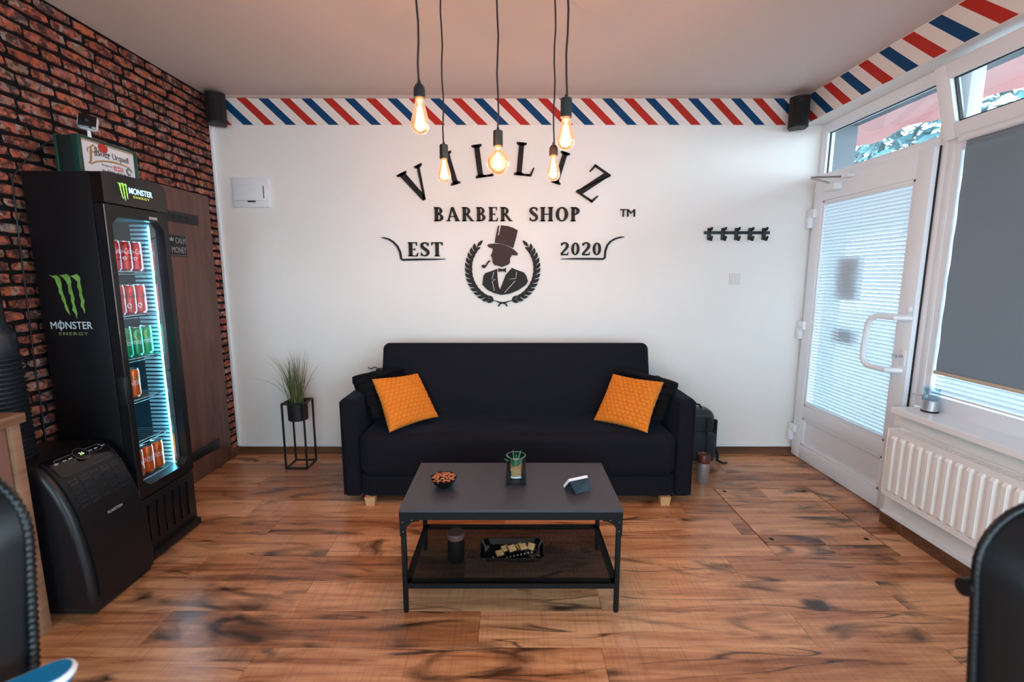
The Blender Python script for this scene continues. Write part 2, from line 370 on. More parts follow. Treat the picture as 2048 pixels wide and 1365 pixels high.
wlm = MB().box(XL-.15, XL, -3.9, 0, -.05, H+.1).box(XL-.15, XL, YF, -5.6, -.05, H+.1).box(XL-.15, XL, -5.6, -3.9, -.05, .8).box(XL-.15, XL, -5.6, -3.9, 2.4, H+.1)
wl = struct('wall_left', wlm, 'mortar', 'brick clad left wall with dark mortar joints')
fl = struct('floor', MB().box(XL-.1, XO, YF, 0, -.06, -.0085), 'dark_gap', 'brown distressed oak plank floor')

# floor planks, one object each, cut around the hatch
HX0, HX1, HY0, HY1 = 1.328, 1.942, -1.222, -.597
def plank_mesh(x0, x1, y0, y1, z0=-.0085, z1=0.):
    c = .0012; g = .0004
    x0 += g; x1 -= g; y0 += g; y1 -= g
    mb = MB()
    mb.add([(x0,y0,z0),(x1,y0,z0),(x1,y1,z0),(x0,y1,z0),(x0,y0,z1-c),(x1,y0,z1-c),(x1,y1,z1-c),(x0,y1,z1-c),(x0+c,y0+c,z1),(x1-c,y0+c,z1),(x1-c,y1-c,z1),(x0+c,y1-c,z1)],
           [(0,3,2,1),(0,1,5,4),(1,2,6,5),(2,3,7,6),(3,0,4,7),(4,5,9,8),(5,6,10,9),(6,7,11,10),(7,4,8,11),(8,9,10,11)])
    return mb
def subtract(r, h):
    x0, x1, y0, y1 = r; a, b, c, d = h
    if x1 <= a or x0 >= b or y1 <= c or y0 >= d: return [r]
    o = []
    if x0 < a: o.append((x0, a, y0, y1))
    if x1 > b: o.append((b, x1, y0, y1))
    m0, m1 = max(x0, a), min(x1, b)
    if y0 < c: o.append((m0, m1, y0, c))
    if y1 > d: o.append((m0, m1, d, y1))
    return o
hatch = thing('floor_hatch', 'square trapdoor cut flush into the plank floor near the radiator', 'hatch', ((HX0+HX1)/2, (HY0+HY1)/2, 0))
hg = .006
rows = 32; pw = .188
for r in range(rows):
    y1 = -r*pw-.002; y0 = max(y1-pw, YF)
    x = XL - random.random()*1.28
    while x < 2.24:
        x2 = x+1.285; rect = (max(x, XL), min(x2, 2.24), y0, y1)
        if rect[1]-rect[0] > .01:
            for q in subtract(rect, (HX0-hg, HX1+hg, HY0-hg, HY1+hg)):
                part('plank', plank_mesh(*q), 'plank_wood', fl, None)
            i = (max(rect[0], HX0), min(rect[1], HX1), max(y0, HY0), min(y1, HY1))
            if i[1]-i[0] > .01 and i[3]-i[2] > .01: part('plank', plank_mesh(*i), 'plank_wood', hatch, None)
        x = x2
for hx, hy in ((HX0+.05, HY1-.035), (HX1-.05, HY1-.035), (HX0+.05, HY0+.05), (HX1-.06, HY0+.05)):
    part('finger_hole', MB().lathe([(.0, .0002), (.011, .0006), (.013, .0003)], (hx, hy, 0), 12), 'dark_gap', hatch)

# bricks of the left wall
BOXES = [((-2.09, -1.397, 0), (-1.75, -1.03, 1.83)), ((-2.01, -1.314, 1.83), (-1.9, -1.0, 2.0)), ((-2.08, -1.74, 0), (-1.75, -1.42, .6)), ((-2.14, -3.4, 0), (-1.82, -1.79, .885))]
def hidden(p):
    d = Vector(p)-CAM
    for lo, hi in BOXES:
        t0, t1 = 0., .999
        for i in range(3):
            a, b = (lo[i]-CAM[i])/d[i], (hi[i]-CAM[i])/d[i]
            t0 = max(t0, min(a, b)); t1 = min(t1, max(a, b))
        if t0 < t1: return True
    return False
def project(p):
    d = Vector(p)-CAM; fw = d.y*math.cos(PITCH)-d.z*math.sin(PITCH); up = d.y*math.sin(PITCH)+d.z*math.cos(PITCH)
    return (1024+FPX*d.x/fw, 682.5-FPX*up/fw, fw) if fw > .05 else (-9, -9, fw)
def brick(y0, y1, z0, z1):
    rr = random.Random(int(y0*9999)*77+int(z0*9999)); j = .0035
    def pj(y, z, k=1): return (y+rr.uniform(-j, j)*k, z+rr.uniform(-j, j)*k)
    L = y1-y0; n = max(2, int(L/.045)); ol = []
    for i in range(n): ol.append(pj(y0+.004+(L-.008)*i/n, z0+(.004 if i == 0 else 0)))
    ol += [pj(y1, z0+.006), pj(y1, (z0+z1)/2)]
    for i in range(n): ol.append(pj(y1-.004-(L-.008)*i/n, z1-(.004 if i == 0 else 0)))
    ol += [pj(y0, z1-.006), pj(y0, (z0+z1)/2)]
    m = len(ol); cy = sum(p[0] for p in ol)/m; cz = sum(p[1] for p in ol)/m; d = rr.uniform(.006, .012)
    vs = [(XL, p[0], p[1]) for p in ol]+[(XL+d*rr.uniform(.6, .85), cy+(p[0]-cy)*.965, cz+(p[1]-cz)*.88) for p in ol]+[(XL+d, cy, cz)]
    fs = [(i, (i+1) % m, m+(i+1) % m, m+i) for i in range(m)]+[(m+i, m+(i+1) % m, 2*m) for i in range(m)]
    return vs, fs
DP = (-.96, -.108, 1.937)                       # the wooden door leaf stands here instead of bricks
bricks = []; zc = .068; k = 0
while zc < H-.01:
    z1 = min(zc+.0415, H-.003); y = -.004-(.09 if k % 2 else 0)*random.uniform(.6, 1.3)
    segs = [(y, -.004)] if y < -.03 else []
    while y > YF+.2:
        l = random.choice((.10, .135, .155, .165, .17, .18)); segs.append((y-l+.014, y-.0)); y -= l
    for a, b in segs:
        if zc < DP[2]:
            if b > DP[0] and a < DP[1]:
                for (c, d) in ((a, min(b, DP[0])), (max(a, DP[1]), b)):
                    if d-c > .02: bricks.append((c, d, zc, z1))
                continue
        bricks.append((a, b-.0, zc, z1))
    zc += .0535; k += 1
def score(b):
    c = (XL+.01, (b[0]+b[1])/2, (b[2]+b[3])/2); u, v, fw = project(c)
    if fw < .1 or not (-15 < u < 2063 and -10 < v < 1375) or hidden(c): return 0
    p, q = project((XL+.01, b[0], b[2])), project((XL+.01, b[1], b[3])); return abs((p[0]-q[0])*(p[1]-q[1]))+1e-3
bricks = [b for b in bricks if not (b[0] < -3.85 and b[1] > -5.65 and b[3] > .78 and b[2] < 2.42)]
bricks.sort(key=score, reverse=True)
for b in bricks[:300]:
    mb = MB(); mb.add(*brick(*b)); part('brick', mb, 'brick_face', wl, 50)
mb = MB()
for b in bricks[300:]: mb.add(*brick(*b))
o = part('brick_field', mb, 'brick_face', wl, 50); o['kind'] = 'stuff'

# borders, trims and baseboards
def strip(name, mb, mat, label): return struct(name, mb, mat, label)
strip('trim_1', MB().box(XL+.01, XR, -.0025, 0, 2.443, 2.622), 'border_back', 'red white and blue striped border along the top of the back wall')
strip('trim_2', MB().box(XR-.0025, XR, -3.4, -.0025, 2.443, 2.63), 'border_right', 'red white and blue striped border above the window wall')
strip('trim_3', MB().box(XL+.0, XR, -.012, 0, 2.624, H).box(XL+.3, XR, -.005, 0, 2.618, 2.624), 'ceiling_gasket', 'narrow moulding between back wall and ceiling')
strip('trim_4', MB().rbox(XL+.004, XL+.028, -.02, 0, .064, 2.443, .006), 'white_pvc', 'white vertical cable duct in the left corner')
strip('trim_5', MB().rbox(XL+.028, 2.2, -.014, 0, .062, .078, .003), 'white_pvc', 'thin white bead on top of the back baseboard')
strip('baseboard_back', MB().rbox(XL, 2.2, -.012, 0, 0, .062, .002), 'baseboard_wood', 'brown wooden baseboard along the back wall')
strip('baseboard_left', MB().rbox(XL, XL+.014, -.108, -.013, 0, .062, .002).rbox(XL, XL+.016, -6, -.965, 0, .062, .002).rbox(XL, XL+.016, -.108, -.013, .062, .074, .002), 'baseboard_wood', 'brown wooden baseboard below the bricks')
strip('baseboard_right', MB().rbox(2.09, 2.105, -6, -.992, 0, .065, .002), 'baseboard_wood', 'brown wooden baseboard under the radiator')
strip('trim_6', MB().rbox(2.088, 2.105, -6, -.99, .065, .078, .002), 'white_pvc', 'thin white bead on the baseboard below the radiator')

# ------------------------------------------------------------------ entrance door
def empty_struct(name, label, loc):
    o = thing(name, label, name.split('_')[0], loc); o['kind'] = 'structure'; return o
d1 = empty_struct('door_1', 'white glazed entrance door with closed mini blind and bar handle', (2.2, -.5, 0))
FX0, FX1 = 2.20, 2.27
f = MB()
f.rbox(FX0, FX1, -.045, 0, 0, 2.44, .004).rbox(FX0, FX1, -1.0, -.955, 0, 2.44, .004).rbox(FX0, FX1, -.955, -.045, 2.385, 2.44, .004).rbox(FX0-.005, FX1, -.955, -.045, 2.03, 2.085, .004)
part('door_frame', f, 'white_pvc', d1)
part('threshold', MB().box(2.2, XO, -1., 0, -.01, .012), 'steel', d1)
t = MB()
for y0, y1, z0, z1 in ((-.062, -.045, 2.085, 2.385), (-.955, -.938, 2.085, 2.385)): t.box(2.205, 2.25, y0, y1, z0, z1)
t.box(2.205, 2.25, -.938, -.062, 2.085, 2.097).box(2.205, 2.25, -.938, -.062, 2.373, 2.385)
part('transom_bead', t, 'white_pvc', d1)
g = MB(); [g.box(2.222, 2.232, *q) for q in ((-.938, -.934, 2.097, 2.373), (-.066, -.062, 2.097, 2.373), (-.938, -.062, 2.369, 2.373))]
part('transom_gasket', g, 'black_rubber', d1)
part('transom_pane', MB().box(2.226, 2.230, -.938, -.062, 2.097, 2.373), 'window_glass', d1, None)
LX0, LX1 = 2.165, 2.235                        # the leaf
lf = MB(); LY0, LY1 = -.965, -.035
lf.rbox(LX0, LX1, LY1-.095, LY1, .02, 2.045, .006).rbox(LX0, LX1, LY0, LY0+.095, .02, 2.045, .006)
lf.rbox(LX0, LX1, LY0+.09, LY1-.09, 1.90, 2.045, .006).rbox(LX0, LX1, LY0+.09, LY1-.09, .02, .125, .006).rbox(LX0, LX1, LY0+.09, LY1-.09, .335, .425, .006)
leaf = part('door_leaf', lf, 'white_pvc', d1)
bd = MB(); by0, by1 = LY0+.095, LY1-.095
for z0, z1 in ((.425, 1.90), (.125, .335)):
    bd.rbox(LX0+.006, LX0+.03, by0, by0+.018, z0, z1, .003).rbox(LX0+.006, LX0+.03, by1-.018, by1, z0, z1, .003).rbox(LX0+.006, LX0+.03, by0, by1, z0, z0+.016, .003).rbox(LX0+.006, LX0+.03, by0, by1, z1-.016, z1, .003)
part('glazing_bead', bd, 'white_pvc', leaf)
part('lower_panel', MB().box(LX0+.022, LX0+.04, by0+.018, by1-.018, .141, .319), 'white_plastic', leaf)
part('pane', MB().box(2.212, 2.216, by0, by1, .43, 1.9), 'window_glass', leaf, None)
gk = MB().box(2.190, 2.1985, LY0-.004, LY0-.0005, .03, 2.045)
part('edge_gasket', gk, 'black_rubber', leaf)
bl = part('blind_rail', MB().rbox(2.172, 2.196, by0+.012, by1-.012, 1.872, 1.892, .003).rbox(2.174, 2.192, by0+.012, by1-.012, .438, .450, .003), 'white_plastic', d1)
sm = None; nsl = 63
for i in range(nsl):
    z = .456+(1.868-.456)*i/(nsl-1); a = R(57)
    if sm is None:
        s = MB(); w = .0125; L = by1-by0-.032; n = 3
        vs = []
        for k in range(n+1):
            q = -1+2*k/n; px = q*w*math.cos(a); pz = -q*w*math.sin(a)+.0012*(1-q*q)
            vs += [(px, -L/2, pz), (px, L/2, pz)]
        s.add(vs, [(2*k, 2*k+1, 2*k+3, 2*k+2) for k in range(n)])
        sm = s.mesh('slat'); sm.materials.append(MT['blind_slat'])
    o = link('slat', sm, None, bl, None); o.location = Vector((2.184, (by0+by1)/2, z))-WL[bl]
ld = MB()
for y in (-.25, -.5, -.74): ld.cyl((2.1835, y, .45), (2.1835, y, 1.88), .0006, n=5)
part('ladder_cord', ld, 'white_plastic', bl)
cp = [on(u, v, 'x', 2.16) for u, v in ((1650, 520), (1634, 600), (1622, 690), (1608, 760), (1603, 790), (1607, 808), (1616, 809))]
part('pull_cord', MB().tube(cp, .0016, 6), 'white_plastic', bl)
# notices stuck outside on the glass
for nm, (y0, y1, z0, z1) in {'upper': (-.51, -.32, 1.23, 1.50), 'lower': (-.53, -.345, .94, 1.035)}.items():
    single('paper_notice', MB().box(2.2165, 2.2175, y0, y1, z0, z1), 'paper', f'{nm} paper notice stuck outside on the entrance door glass', 'notice')
hd = MB(); P = lambda u, v, x: on(u, v, 'x', x)
a0, a1 = P(1823, 637, 2.165), P(1803, 742, 2.165); b0 = Vector((2.085, a0.y+.16, a0.z-.015)); b1 = Vector((2.085, a1.y+.16, a1.z+.015))
def arc(p, c, q, n=6): return [p.lerp(c, i/n).lerp(c.lerp(q, i/n), i/n) for i in range(n+1)]
A = Vector((2.10, a0.y+.03, a0.z)); B = Vector((2.10, a1.y+.03, a1.z)); C0 = Vector((2.09, a0.y+.2, a0.z)); C1 = Vector((2.09, a1.y+.2, a1.z))
path = [a0, A]+arc(A.lerp(C0, .6), C0, C0.lerp(C1, .3))+arc(C0.lerp(C1, .7), C1, B.lerp(C1, .6))+[B, a1]
part('bar_handle', MB().tube(path, .0155, 12), 'white_pvc', leaf)
k = P(1823, 620, 2.165)
part('stopper_knob', MB().lathe([(.0, .0), (.017, .0), (.02, .012), (.014, .022), (.0, .025)]).xf(Matrix.Translation(k) @ Matrix.Rotation(R(-90), 4, 'Y')), 'white_plastic', leaf)
k = P(1807, 716, 2.165)
lk = part('lock_plate', MB().rbox(2.155, 2.166, k.y-.017, k.y+.017, k.z-.045, k.z+.045, .004), 'white_plastic', leaf)
part('key_cylinder', MB().cyl((2.13, k.y, k.z+.01), (2.156, k.y, k.z+.01), .008).rbox(2.10, 2.131, k.y-.002, k.y+.002, k.z-.0, k.z+.018, .001), 'steel', lk)
for z in (1.793, .988, .202):
    hz = part('hinge', MB().rbox(2.135, 2.166, -.05, -.012, z-.07, z+.01, .004).rbox(2.14, 2.168, -.085, -.02, z+.0, z+.062, .004).rbox(2.14, 2.17, -.012, -.001, z-.075, z+.055, .003), 'white_pvc', d1)
k = P(1664, 374, 2.13)
cl = thing('door_closer', 'white door closer with silver scissor arm on top of the entrance door', 'door closer', (2.13, k.y, k.z))
part('closer_body', MB().rbox(2.105, 2.165, k.y-.05, k.y+.045, k.z-.022, k.z+.022, .004), 'white_plastic', cl)
q0 = Vector((2.12, k.y+.01, k.z+.026)); q1 = P(1622, 357, 2.02); q2 = P(1690, 353, 2.13)
part('arm', MB().tube([q0, q1], .007, 8).tube([q1+Vector((0, 0, .006)), q2], .006, 8), 'steel', cl)
part('bracket', MB().rbox(2.115, 2.2, q2.y-.04, q2.y+.03, q2.z-.008, q2.z+.012, .003), 'white_plastic', cl)

# ------------------------------------------------------------------ window with tilted top light, mini blind and roller blind
w1 = empty_struct('window_1', 'white window with tilted top light and mini blind beside the door', (2.2, -1.85, .7))
f = MB(); WY0, WY1 = -2.75, -1.0
f.rbox(2.20, 2.27, WY1-.075, WY1, .685, 2.44, .004).rbox(2.20, 2.27, WY0, WY0+.075, .70, 2.44, .004).rbox(2.20, 2.27, WY0+.07, WY1-.07, 2.395, 2.44, .004).rbox(2.20, 2.27, WY0+.07, WY1-.07, 2.02, 2.085, .004).rbox(2.20, 2.27, WY0+.07, WY1-.07, .685, .765, .004)
f.rbox(2.195, 2.2, WY1-.045, WY1-.02, .7, 2.05, .002)
part('window_frame', f, 'white_pvc', w1)
part('pane', MB().box(2.236, 2.24, WY0+.07, WY1-.07, .76, 2.03), 'window_glass', w1, None)
# bottom hinged top light leaning into the room
Mt = Matrix.Translation((2.205, 0, 2.06)) @ Matrix.Rotation(R(-15), 4, 'Y')
s = MB(); sy0, sy1, sw = WY0+.01, WY1+.012, .075
s.rbox(-.025, .03, sy1-sw, sy1, 0, .355, .006).rbox(-.025, .03, sy0, sy0+sw, 0, .355, .006).rbox(-.025, .03, sy0+.06, sy1-.06, 0, sw, .006).rbox(-.025, .03, sy0+.06, sy1-.06, .355-sw, .355, .006); s.xf(Mt)
ts = part('top_sash', s, 'white_pvc', w1)
g = MB(); a, b = sy0+sw, sy1-sw
for q in ((a, a+.006, sw, .355-sw), (b-.006, b, sw, .355-sw), (a, b, sw, sw+.006), (a, b, .349-sw, .355-sw)): g.box(-.004, .012, *q)
part('sash_gasket', g.xf(Mt), 'black_rubber', ts)
part('sash_pane', MB().box(0, .004, a, b, sw, .355-sw).xf(Mt), 'window_glass', ts, None)
rb = thing('roller_blind', 'grey fabric roller blind pulled down over the window beside the door', 'blind', (2.19, -1.9, 1.5))
ry0, ry1 = WY0+.03, WY1-.115
fb = MB(); nz, ny = 40, 60; vs = []
for i in range(nz+1):
    for j in range(ny+1):
        z = .90+(2.03-.90)*i/nz; y = ry0+(ry1-ry0)*j/ny
        vs.append((2.182+.0016*math.sin(z*31+2.1*math.sin(y*3))+.0012*math.sin(y*23+z*9), y, z))
fb.add(vs, [(i*(ny+1)+j, i*(ny+1)+j+1, (i+1)*(ny+1)+j+1, (i+1)*(ny+1)+j) for i in range(nz) for j in range(ny)])
part('fabric', fb, 'roller_fabric', rb, 80)
part('roller_tube', MB().cyl((2.175, ry0-.02, 2.045), (2.175, ry1+.02, 2.045), .019, n=16), 'white_plastic', rb)
part('bottom_bar', MB().rbox(2.172, 2.19, ry0-.004, ry1+.004, .885, .903, .004), 'tan_bar', rb)
mb_ = part('blind_rail', MB().rbox(2.208, 2.228, WY0+.08, WY1-.08, 1.995, 2.015, .003).rbox(2.21, 2.226, WY0+.08, WY1-.08, .772, .782, .002), 'white_plastic', w1)
s = MB(); w = .0122; L = WY1-WY0-.17; vs = []
for k in range(4):
    q = -1+2*k/3; vs += [(q*w*math.cos(a_ := R(56)), -L/2, -q*w*math.sin(a_)+.0012*(1-q*q)), (q*w*math.cos(a_), L/2, -q*w*math.sin(a_)+.0012*(1-q*q))]
s.add(vs, [(2*k, 2*k+1, 2*k+3, 2*k+2) for k in range(3)]); sm = s.mesh('slat'); sm.materials.append(MT['blind_slat'])
for i in range(54):
    o = link('slat', sm, None, mb_, None); o.location = Vector((2.218, (WY0+WY1)/2, .795+i*.0223))-WL[mb_]
w2 = empty_struct('window_2_added', 'large plain shop window added further along the street wall for brightness', (2.2, -4.3, .7))  # unseen opening, added to bring more daylight in from the right
f = MB()
for y0, y1, z0, z1 in ((-3.12, -3.05, .7, 2.44), (-5.6, -5.53, .7, 2.44), (-5.53, -3.12, .7, .77), (-5.53, -3.12, 2.37, 2.44), (-4.36, -4.29, .77, 2.37)): f.rbox(2.2, 2.27, y0, y1, z0, z1, .004)
part('window_frame', f, 'white_pvc', w2)
part('pane', MB().box(2.236, 2.24, -5.53, -4.36, .77, 2.37), 'window_glass', w2, None); part('pane', MB().box(2.236, 2.24, -4.29, -3.12, .77, 2.37), 'window_glass', w2, None)
w3 = empty_struct('window_3_added', 'wide shop front window added behind the viewer for brightness', (.15, -6.1, .5))  # unseen daylight source, added to brighten the back wall from the front
f = MB()
for x0, x1, z0, z1 in ((-1.6, -1.53, .5, 2.4), (1.83, 1.9, .5, 2.4), (-1.53, 1.83, .5, .57), (-1.53, 1.83, 2.33, 2.4), (.115, .185, .57, 2.33)): f.rbox(x0, x1, -6.13, -6.06, z0, z1, .004)
part('window_frame', f, 'white_pvc', w3)
part('pane', MB().box(-1.53, .115, -6.098, -6.094, .57, 2.33), 'window_glass', w3, None); part('pane', MB().box(.185, 1.83, -6.098, -6.094, .57, 2.33), 'window_glass', w3, None)
w4 = empty_struct('window_4_added', 'plain window added in the brick wall behind the viewer for brightness', (XL-.08, -4.75, .8))  # unseen window, added to lift the radiator and door side
f = MB()
for y0, y1, z0, z1 in ((-5.6, -5.54, .8, 2.4), (-3.96, -3.9, .8, 2.4), (-5.54, -3.96, .8, .86), (-5.54, -3.96, 2.34, 2.4)): f.rbox(XL-.11, XL-.05, y0, y1, z0, z1, .004)
part('window_frame', f, 'white_pvc', w4); part('pane', MB().box(XL-.082, XL-.078, -5.54, -3.96, .86, 2.34), 'window_glass', w4, None)
struct('trim_7', MB().rbox(2.03, 2.215, -2.73, -1.045, .655, .69, .006, 3), 'sill_white', 'white window sill above the radiator')
struct('trim_8', MB().rbox(2.05, 2.215, -5.6, -3.05, .655, .69, .006, 3), 'sill_white', 'white window sill of the added shop window')

# ------------------------------------------------------------------ outside
struct('trim_9', MB().box(2.272, XO+.001, -.006, 0, 0, 2.44).box(2.272, XO+.001, -3.0, -.0, 2.434, 2.441), 'reveal_shade', 'outer reveal of the entrance, greyed for the awning shade')  # panel over the wall end, its dark grey painted in as awning shade
struct('ground', MB().box(-14, 16, -18, 16, -.2, -.061), 'pavement', 'grey pavement outside')
aw = MB().add([(2.46, -6.2, 3.06), (2.46, 7., 3.06), (3.75, 7., 2.84), (3.75, -6.2, 2.84), (2.46, -6.2, 3.08), (2.46, 7., 3.08), (3.76, 7., 2.86), (3.76, -6.2, 2.86)], [(0, 1, 2, 3), (7, 6, 5, 4), (0, 4, 5, 1), (1, 5, 6, 2), (2, 6, 7, 3), (3, 7, 4, 0)])
struct('wall_outer', MB().box(2.2, XO, .2, 8, -.06, 3.4).box(2.2, XO, YF-.2, .2, H+.1, 3.4), 'facade', 'pale outer facade of the shop')
an = thing('awning', 'pink fabric awning outside above the street door', 'awning', (2.46, -2.8, 2.9)); part('canopy', aw, 'awning', an, None)
vl = MB(); n = 110; vs = []
for j in range(n+1):
    y = -6.2+13.2*j/n; z = 2.765+.022*math.sin(j*1.05); vs += [(3.75+.012*math.sin(j*.8), y, z), (3.755, y, 2.85), (3.756+.012*math.sin(j*.8), y, z), (3.761, y, 2.85)]
vl.add(vs, [(4*j, 4*j+4, 4*j+5, 4*j+1) for j in range(n)]+[(4*j+2, 4*j+3, 4*j+7, 4*j+6) for j in range(n)]); part('valance', vl, 'awning', an)
def tree(x, y, h, rx, seed, label):
    rr = random.Random(seed); tr = thing('street_tree', label, 'tree', (x, y, -.06), 'trees across the street')
    part('trunk', MB().tube([(x, y, -.06), (x+.05, y, h*.35), (x, y+.1, h*.6)], [.16, .12, .07], 8), 'trunk', tr)
    lm = MB()
    for i in range(2600):
        d = Vector((rr.gauss(0, 1), rr.gauss(0, 1), rr.gauss(0, 1))).normalized()*rr.uniform(.55, 1.)
        c = Vector((x+d.x*rx, y+d.y*rx, h*.62+d.z*h*.36)); s = rr.uniform(.11, .22)
        a = Vector((rr.gauss(0, 1), rr.gauss(0, 1), rr.gauss(0, 1))).normalized(); b = a.orthogonal().normalized()
        lm.add([c+a*s, c+b*s*.5, c-a*s, c-b*s*.5], [(0, 1, 2, 3)])
    o = part('foliage', lm, 'leaf', tr, None); o['kind'] = 'stuff'
tree(7.8, 9.2, 6.6, 1.95, 3, 'leafy tree seen left through the glass above the door'); tree(8.6, 5.2, 6.8, 1.95, 4, 'leafy tree seen right through the glass above the door'); tree(7.8, 1.2, 6.6, 1.95, 5, 'leafy tree seen through the tilted top light')

# ------------------------------------------------------------------ cut-out lettering on the back wall
def rect(x0, y0, x1, y1): return [(x0, y0), (x1, y0), (x1, y1), (x0, y1)]
def ring(cx, cy, rx, ry, tx, ty, a0, a1, n=12):
    tx *= K[0]; ty *= K[0]; A = [R(a0+(a1-a0)*i/n) for i in range(n+1)]
    return [[(cx+rx*math.cos(A[i]), cy+ry*math.sin(A[i])), (cx+rx*math.cos(A[i+1]), cy+ry*math.sin(A[i+1])),
             (cx+(rx-tx)*math.cos(A[i+1]), cy+(ry-ty)*math.sin(A[i+1])), (cx+(rx-tx)*math.cos(A[i]), cy+(ry-ty)*math.sin(A[i]))] for i in range(n)]
def stroke(pts, ws):
    o = []; n = len(pts)
    for i in range(n):
        a, b = pts[max(i-1, 0)], pts[min(i+1, n-1)]; dx, dy = b[0]-a[0], b[1]-a[1]; l = math.hypot(dx, dy)
        o.append(((pts[i][0]-dy/l*ws[i]/2, pts[i][1]+dx/l*ws[i]/2), (pts[i][0]+dy/l*ws[i]/2, pts[i][1]-dx/l*ws[i]/2)))
    return [[o[i][0], o[i][1], o[i+1][1], o[i+1][0]] for i in range(n-1)]
def serif(xc, y, w, up, h=.055):              # slab with bracketed inner side
    s = 1 if up else -1
    return [(xc-w/2, y), (xc+w/2, y), (xc+w/2, y+s*h*.8), (xc+w*.22, y+s*h*1.7), (xc-w*.22, y+s*h*1.7), (xc-w/2, y+s*h*.8)]
K = [1.15]                                     # stroke weight
def stem(xc, w=.15, sw=.34): w *= K[0]; return [rect(xc-w/2, 0, xc+w/2, 1), serif(xc, 0, sw, True), serif(xc, 1, sw, False)]
SPTS = [(.50, .72), (.49, .86), (.38, .955), (.26, .96), (.13, .88), (.11, .74), (.2, .6), (.36, .48), (.48, .36), (.49, .2), (.4, .07), (.26, .035), (.12, .09), (.07, .28)]
SWS = [.02, .09, .08, .08, .13, .15, .17, .17, .15, .14, .1, .08, .09, .02]
def glyph(c):
    if c == 'I': return stem(.2), .4
    if c == 'L': return stem(.2)+[rect(.2, 0, .56, .06), [(.44, 0), (.62, 0), (.70, .27), (.66, .27), (.56, .06), (.44, .06)]], .72
    if c == 'V': return [[(.07, 1), (.29, 1), (.56, .13), (.52, 0), (.43, 0)], [(.85, 1), (.76, 1), (.46, 0), (.54, 0)], serif(.18, 1, .36, False, .05), serif(.80, 1, .28, False, .05)], .95
    if c == 'Z': return [rect(.08, .94, .68, 1), rect(.04, 0, .66, .06), [(.48, .95), (.69, .95), (.69, 1), (.25, .05), (.04, .05), (.04, 0)], [(.08, 1), (.2, 1), (.14, .94), (.09, .74), (.05, .74)], [(.52, 0), (.66, 0), (.72, .27), (.68, .27), (.6, .06)]], .74
    if c == 'B': return stem(.2)+ring(.3, .745, .3, .255, .13, .055, -90, 90)+ring(.32, .27, .34, .27, .14, .06, -90, 90)+[rect(.2, .945, .3, 1), rect(.2, .485, .32, .54), rect(.2, 0, .32, .06)], .72
    if c == 'P': return stem(.2)+ring(.3, .725, .31, .275, .14, .06, -90, 90)+[rect(.2, .94, .3, 1), rect(.2, .45, .3, .51)], .66
    if c == 'R': return stem(.2)+ring(.3, .735, .3, .265, .13, .06, -90, 90)+[rect(.2, .94, .3, 1), rect(.2, .47, .32, .53), [(.27, .5), (.47, .5), (.8, .05), (.86, .05), (.86, 0), (.62, 0)]], .85
    if c == 'A': return [[(.36, 1), (.53, 1), (.9, .02), (.65, .02)], [(.37, 1), (.48, 1), (.23, .02), (.12, .02)], rect(.24, .3, .66, .36), serif(.17, 0, .3, True, .045), serif(.77, 0, .34, True, .045)], .94
    if c == 'E': return stem(.2)+[rect(.2, .945, .6, 1), rect(.2, .47, .48, .53), rect(.2, 0, .62, .06), [(.5, 1), (.6, 1), (.6, .76), (.57, .76)], [(.48, .4), (.45, .47), (.45, .53), (.48, .6)], [(.52, 0), (.62, 0), (.67, .26), (.63, .26)]], .68
    if c == 'H': return stem(.2)+stem(.7)+[rect(.2, .47, .7, .53)], .9
    if c == 'O': return ring(.42, .5, .4, .515, .15, .06, 0, 360, 28), .84
    if c == '0': return ring(.3, .49, .27, .49, .12, .06, 0, 360, 24), .6
    if c == 'S': return stroke(SPTS, [w*K[0]**.7 for w in SWS])+[[(.49, .72), (.525, .72), (.525, .98), (.5, .98)], [(.05, .02), (.075, .02), (.085, .28), (.05, .28)]], .58
    if c == 'T': return [rect(.27, 0, .48, 1), serif(.375, 0, .34, True), rect(.03, .92, .72, 1), [(.03, 1), (.03, .76), (.06, .76), (.13, .95)], [(.72, 1), (.72, .76), (.69, .76), (.62, .95)]], .75
    if c == '2': return stroke([(.1, .74), (.12, .88), (.25, .96), (.4, .93), (.48, .8), (.46, .64), (.36, .46), (.2, .26), (.08, .08)], [w*K[0]**.8 for w in (.06, .12, .08, .1, .14, .14, .12, .1, .1)])+[rect(.06, 0, .52, .11), [(.44, 0), (.52, 0), (.56, .26), (.52, .26)]], .6
def letter(c, origin, ex, ey, hh, label, sx=1., y0=0., dep=.016, mat='sign_black'):
    mb = MB(); gl, w = glyph(c)
    for p in gl:
        mb.prism([(origin[0]+ex[0]*q[0]*hh*sx+ey[0]*q[1]*hh, origin[1]+ex[1]*q[0]*hh*sx+ey[1]*q[1]*hh) for q in p], 'y', -dep, y0)
    x = sum(p[0] for p in mb.v)/len(mb.v); z = min(p[2] for p in mb.v)
    return single('wall_letter', mb, mat, label, 'letter', 'black cut-out letters on the back wall', None, (x, 0, z))
def wp(u, v): p = on(u, v, 'y', 0); return (p.x, p.z)
def c5(cx, cy): return wp(740+cx*.29304, 240+cy*.29304)
arch = [('V', (270, 338), (372, 548), 'V at the left end of the arched top line'), ('I', (521, 222), (588, 442), 'I second in the arched top line, behind a pendant bulb'), ('L', (727, 172), (757, 396), 'L third in the arched top line, left of the round bulb'),
        ('L', (1036, 157), (1016, 380), 'L fourth in the arched top line, right of the round bulb'), ('I', (1334, 222), (1266, 436), 'I fifth in the arched top line, behind a pendant bulb'), ('Z', (1586, 340), (1462, 532), 'Z at the right end of the arched top line')]
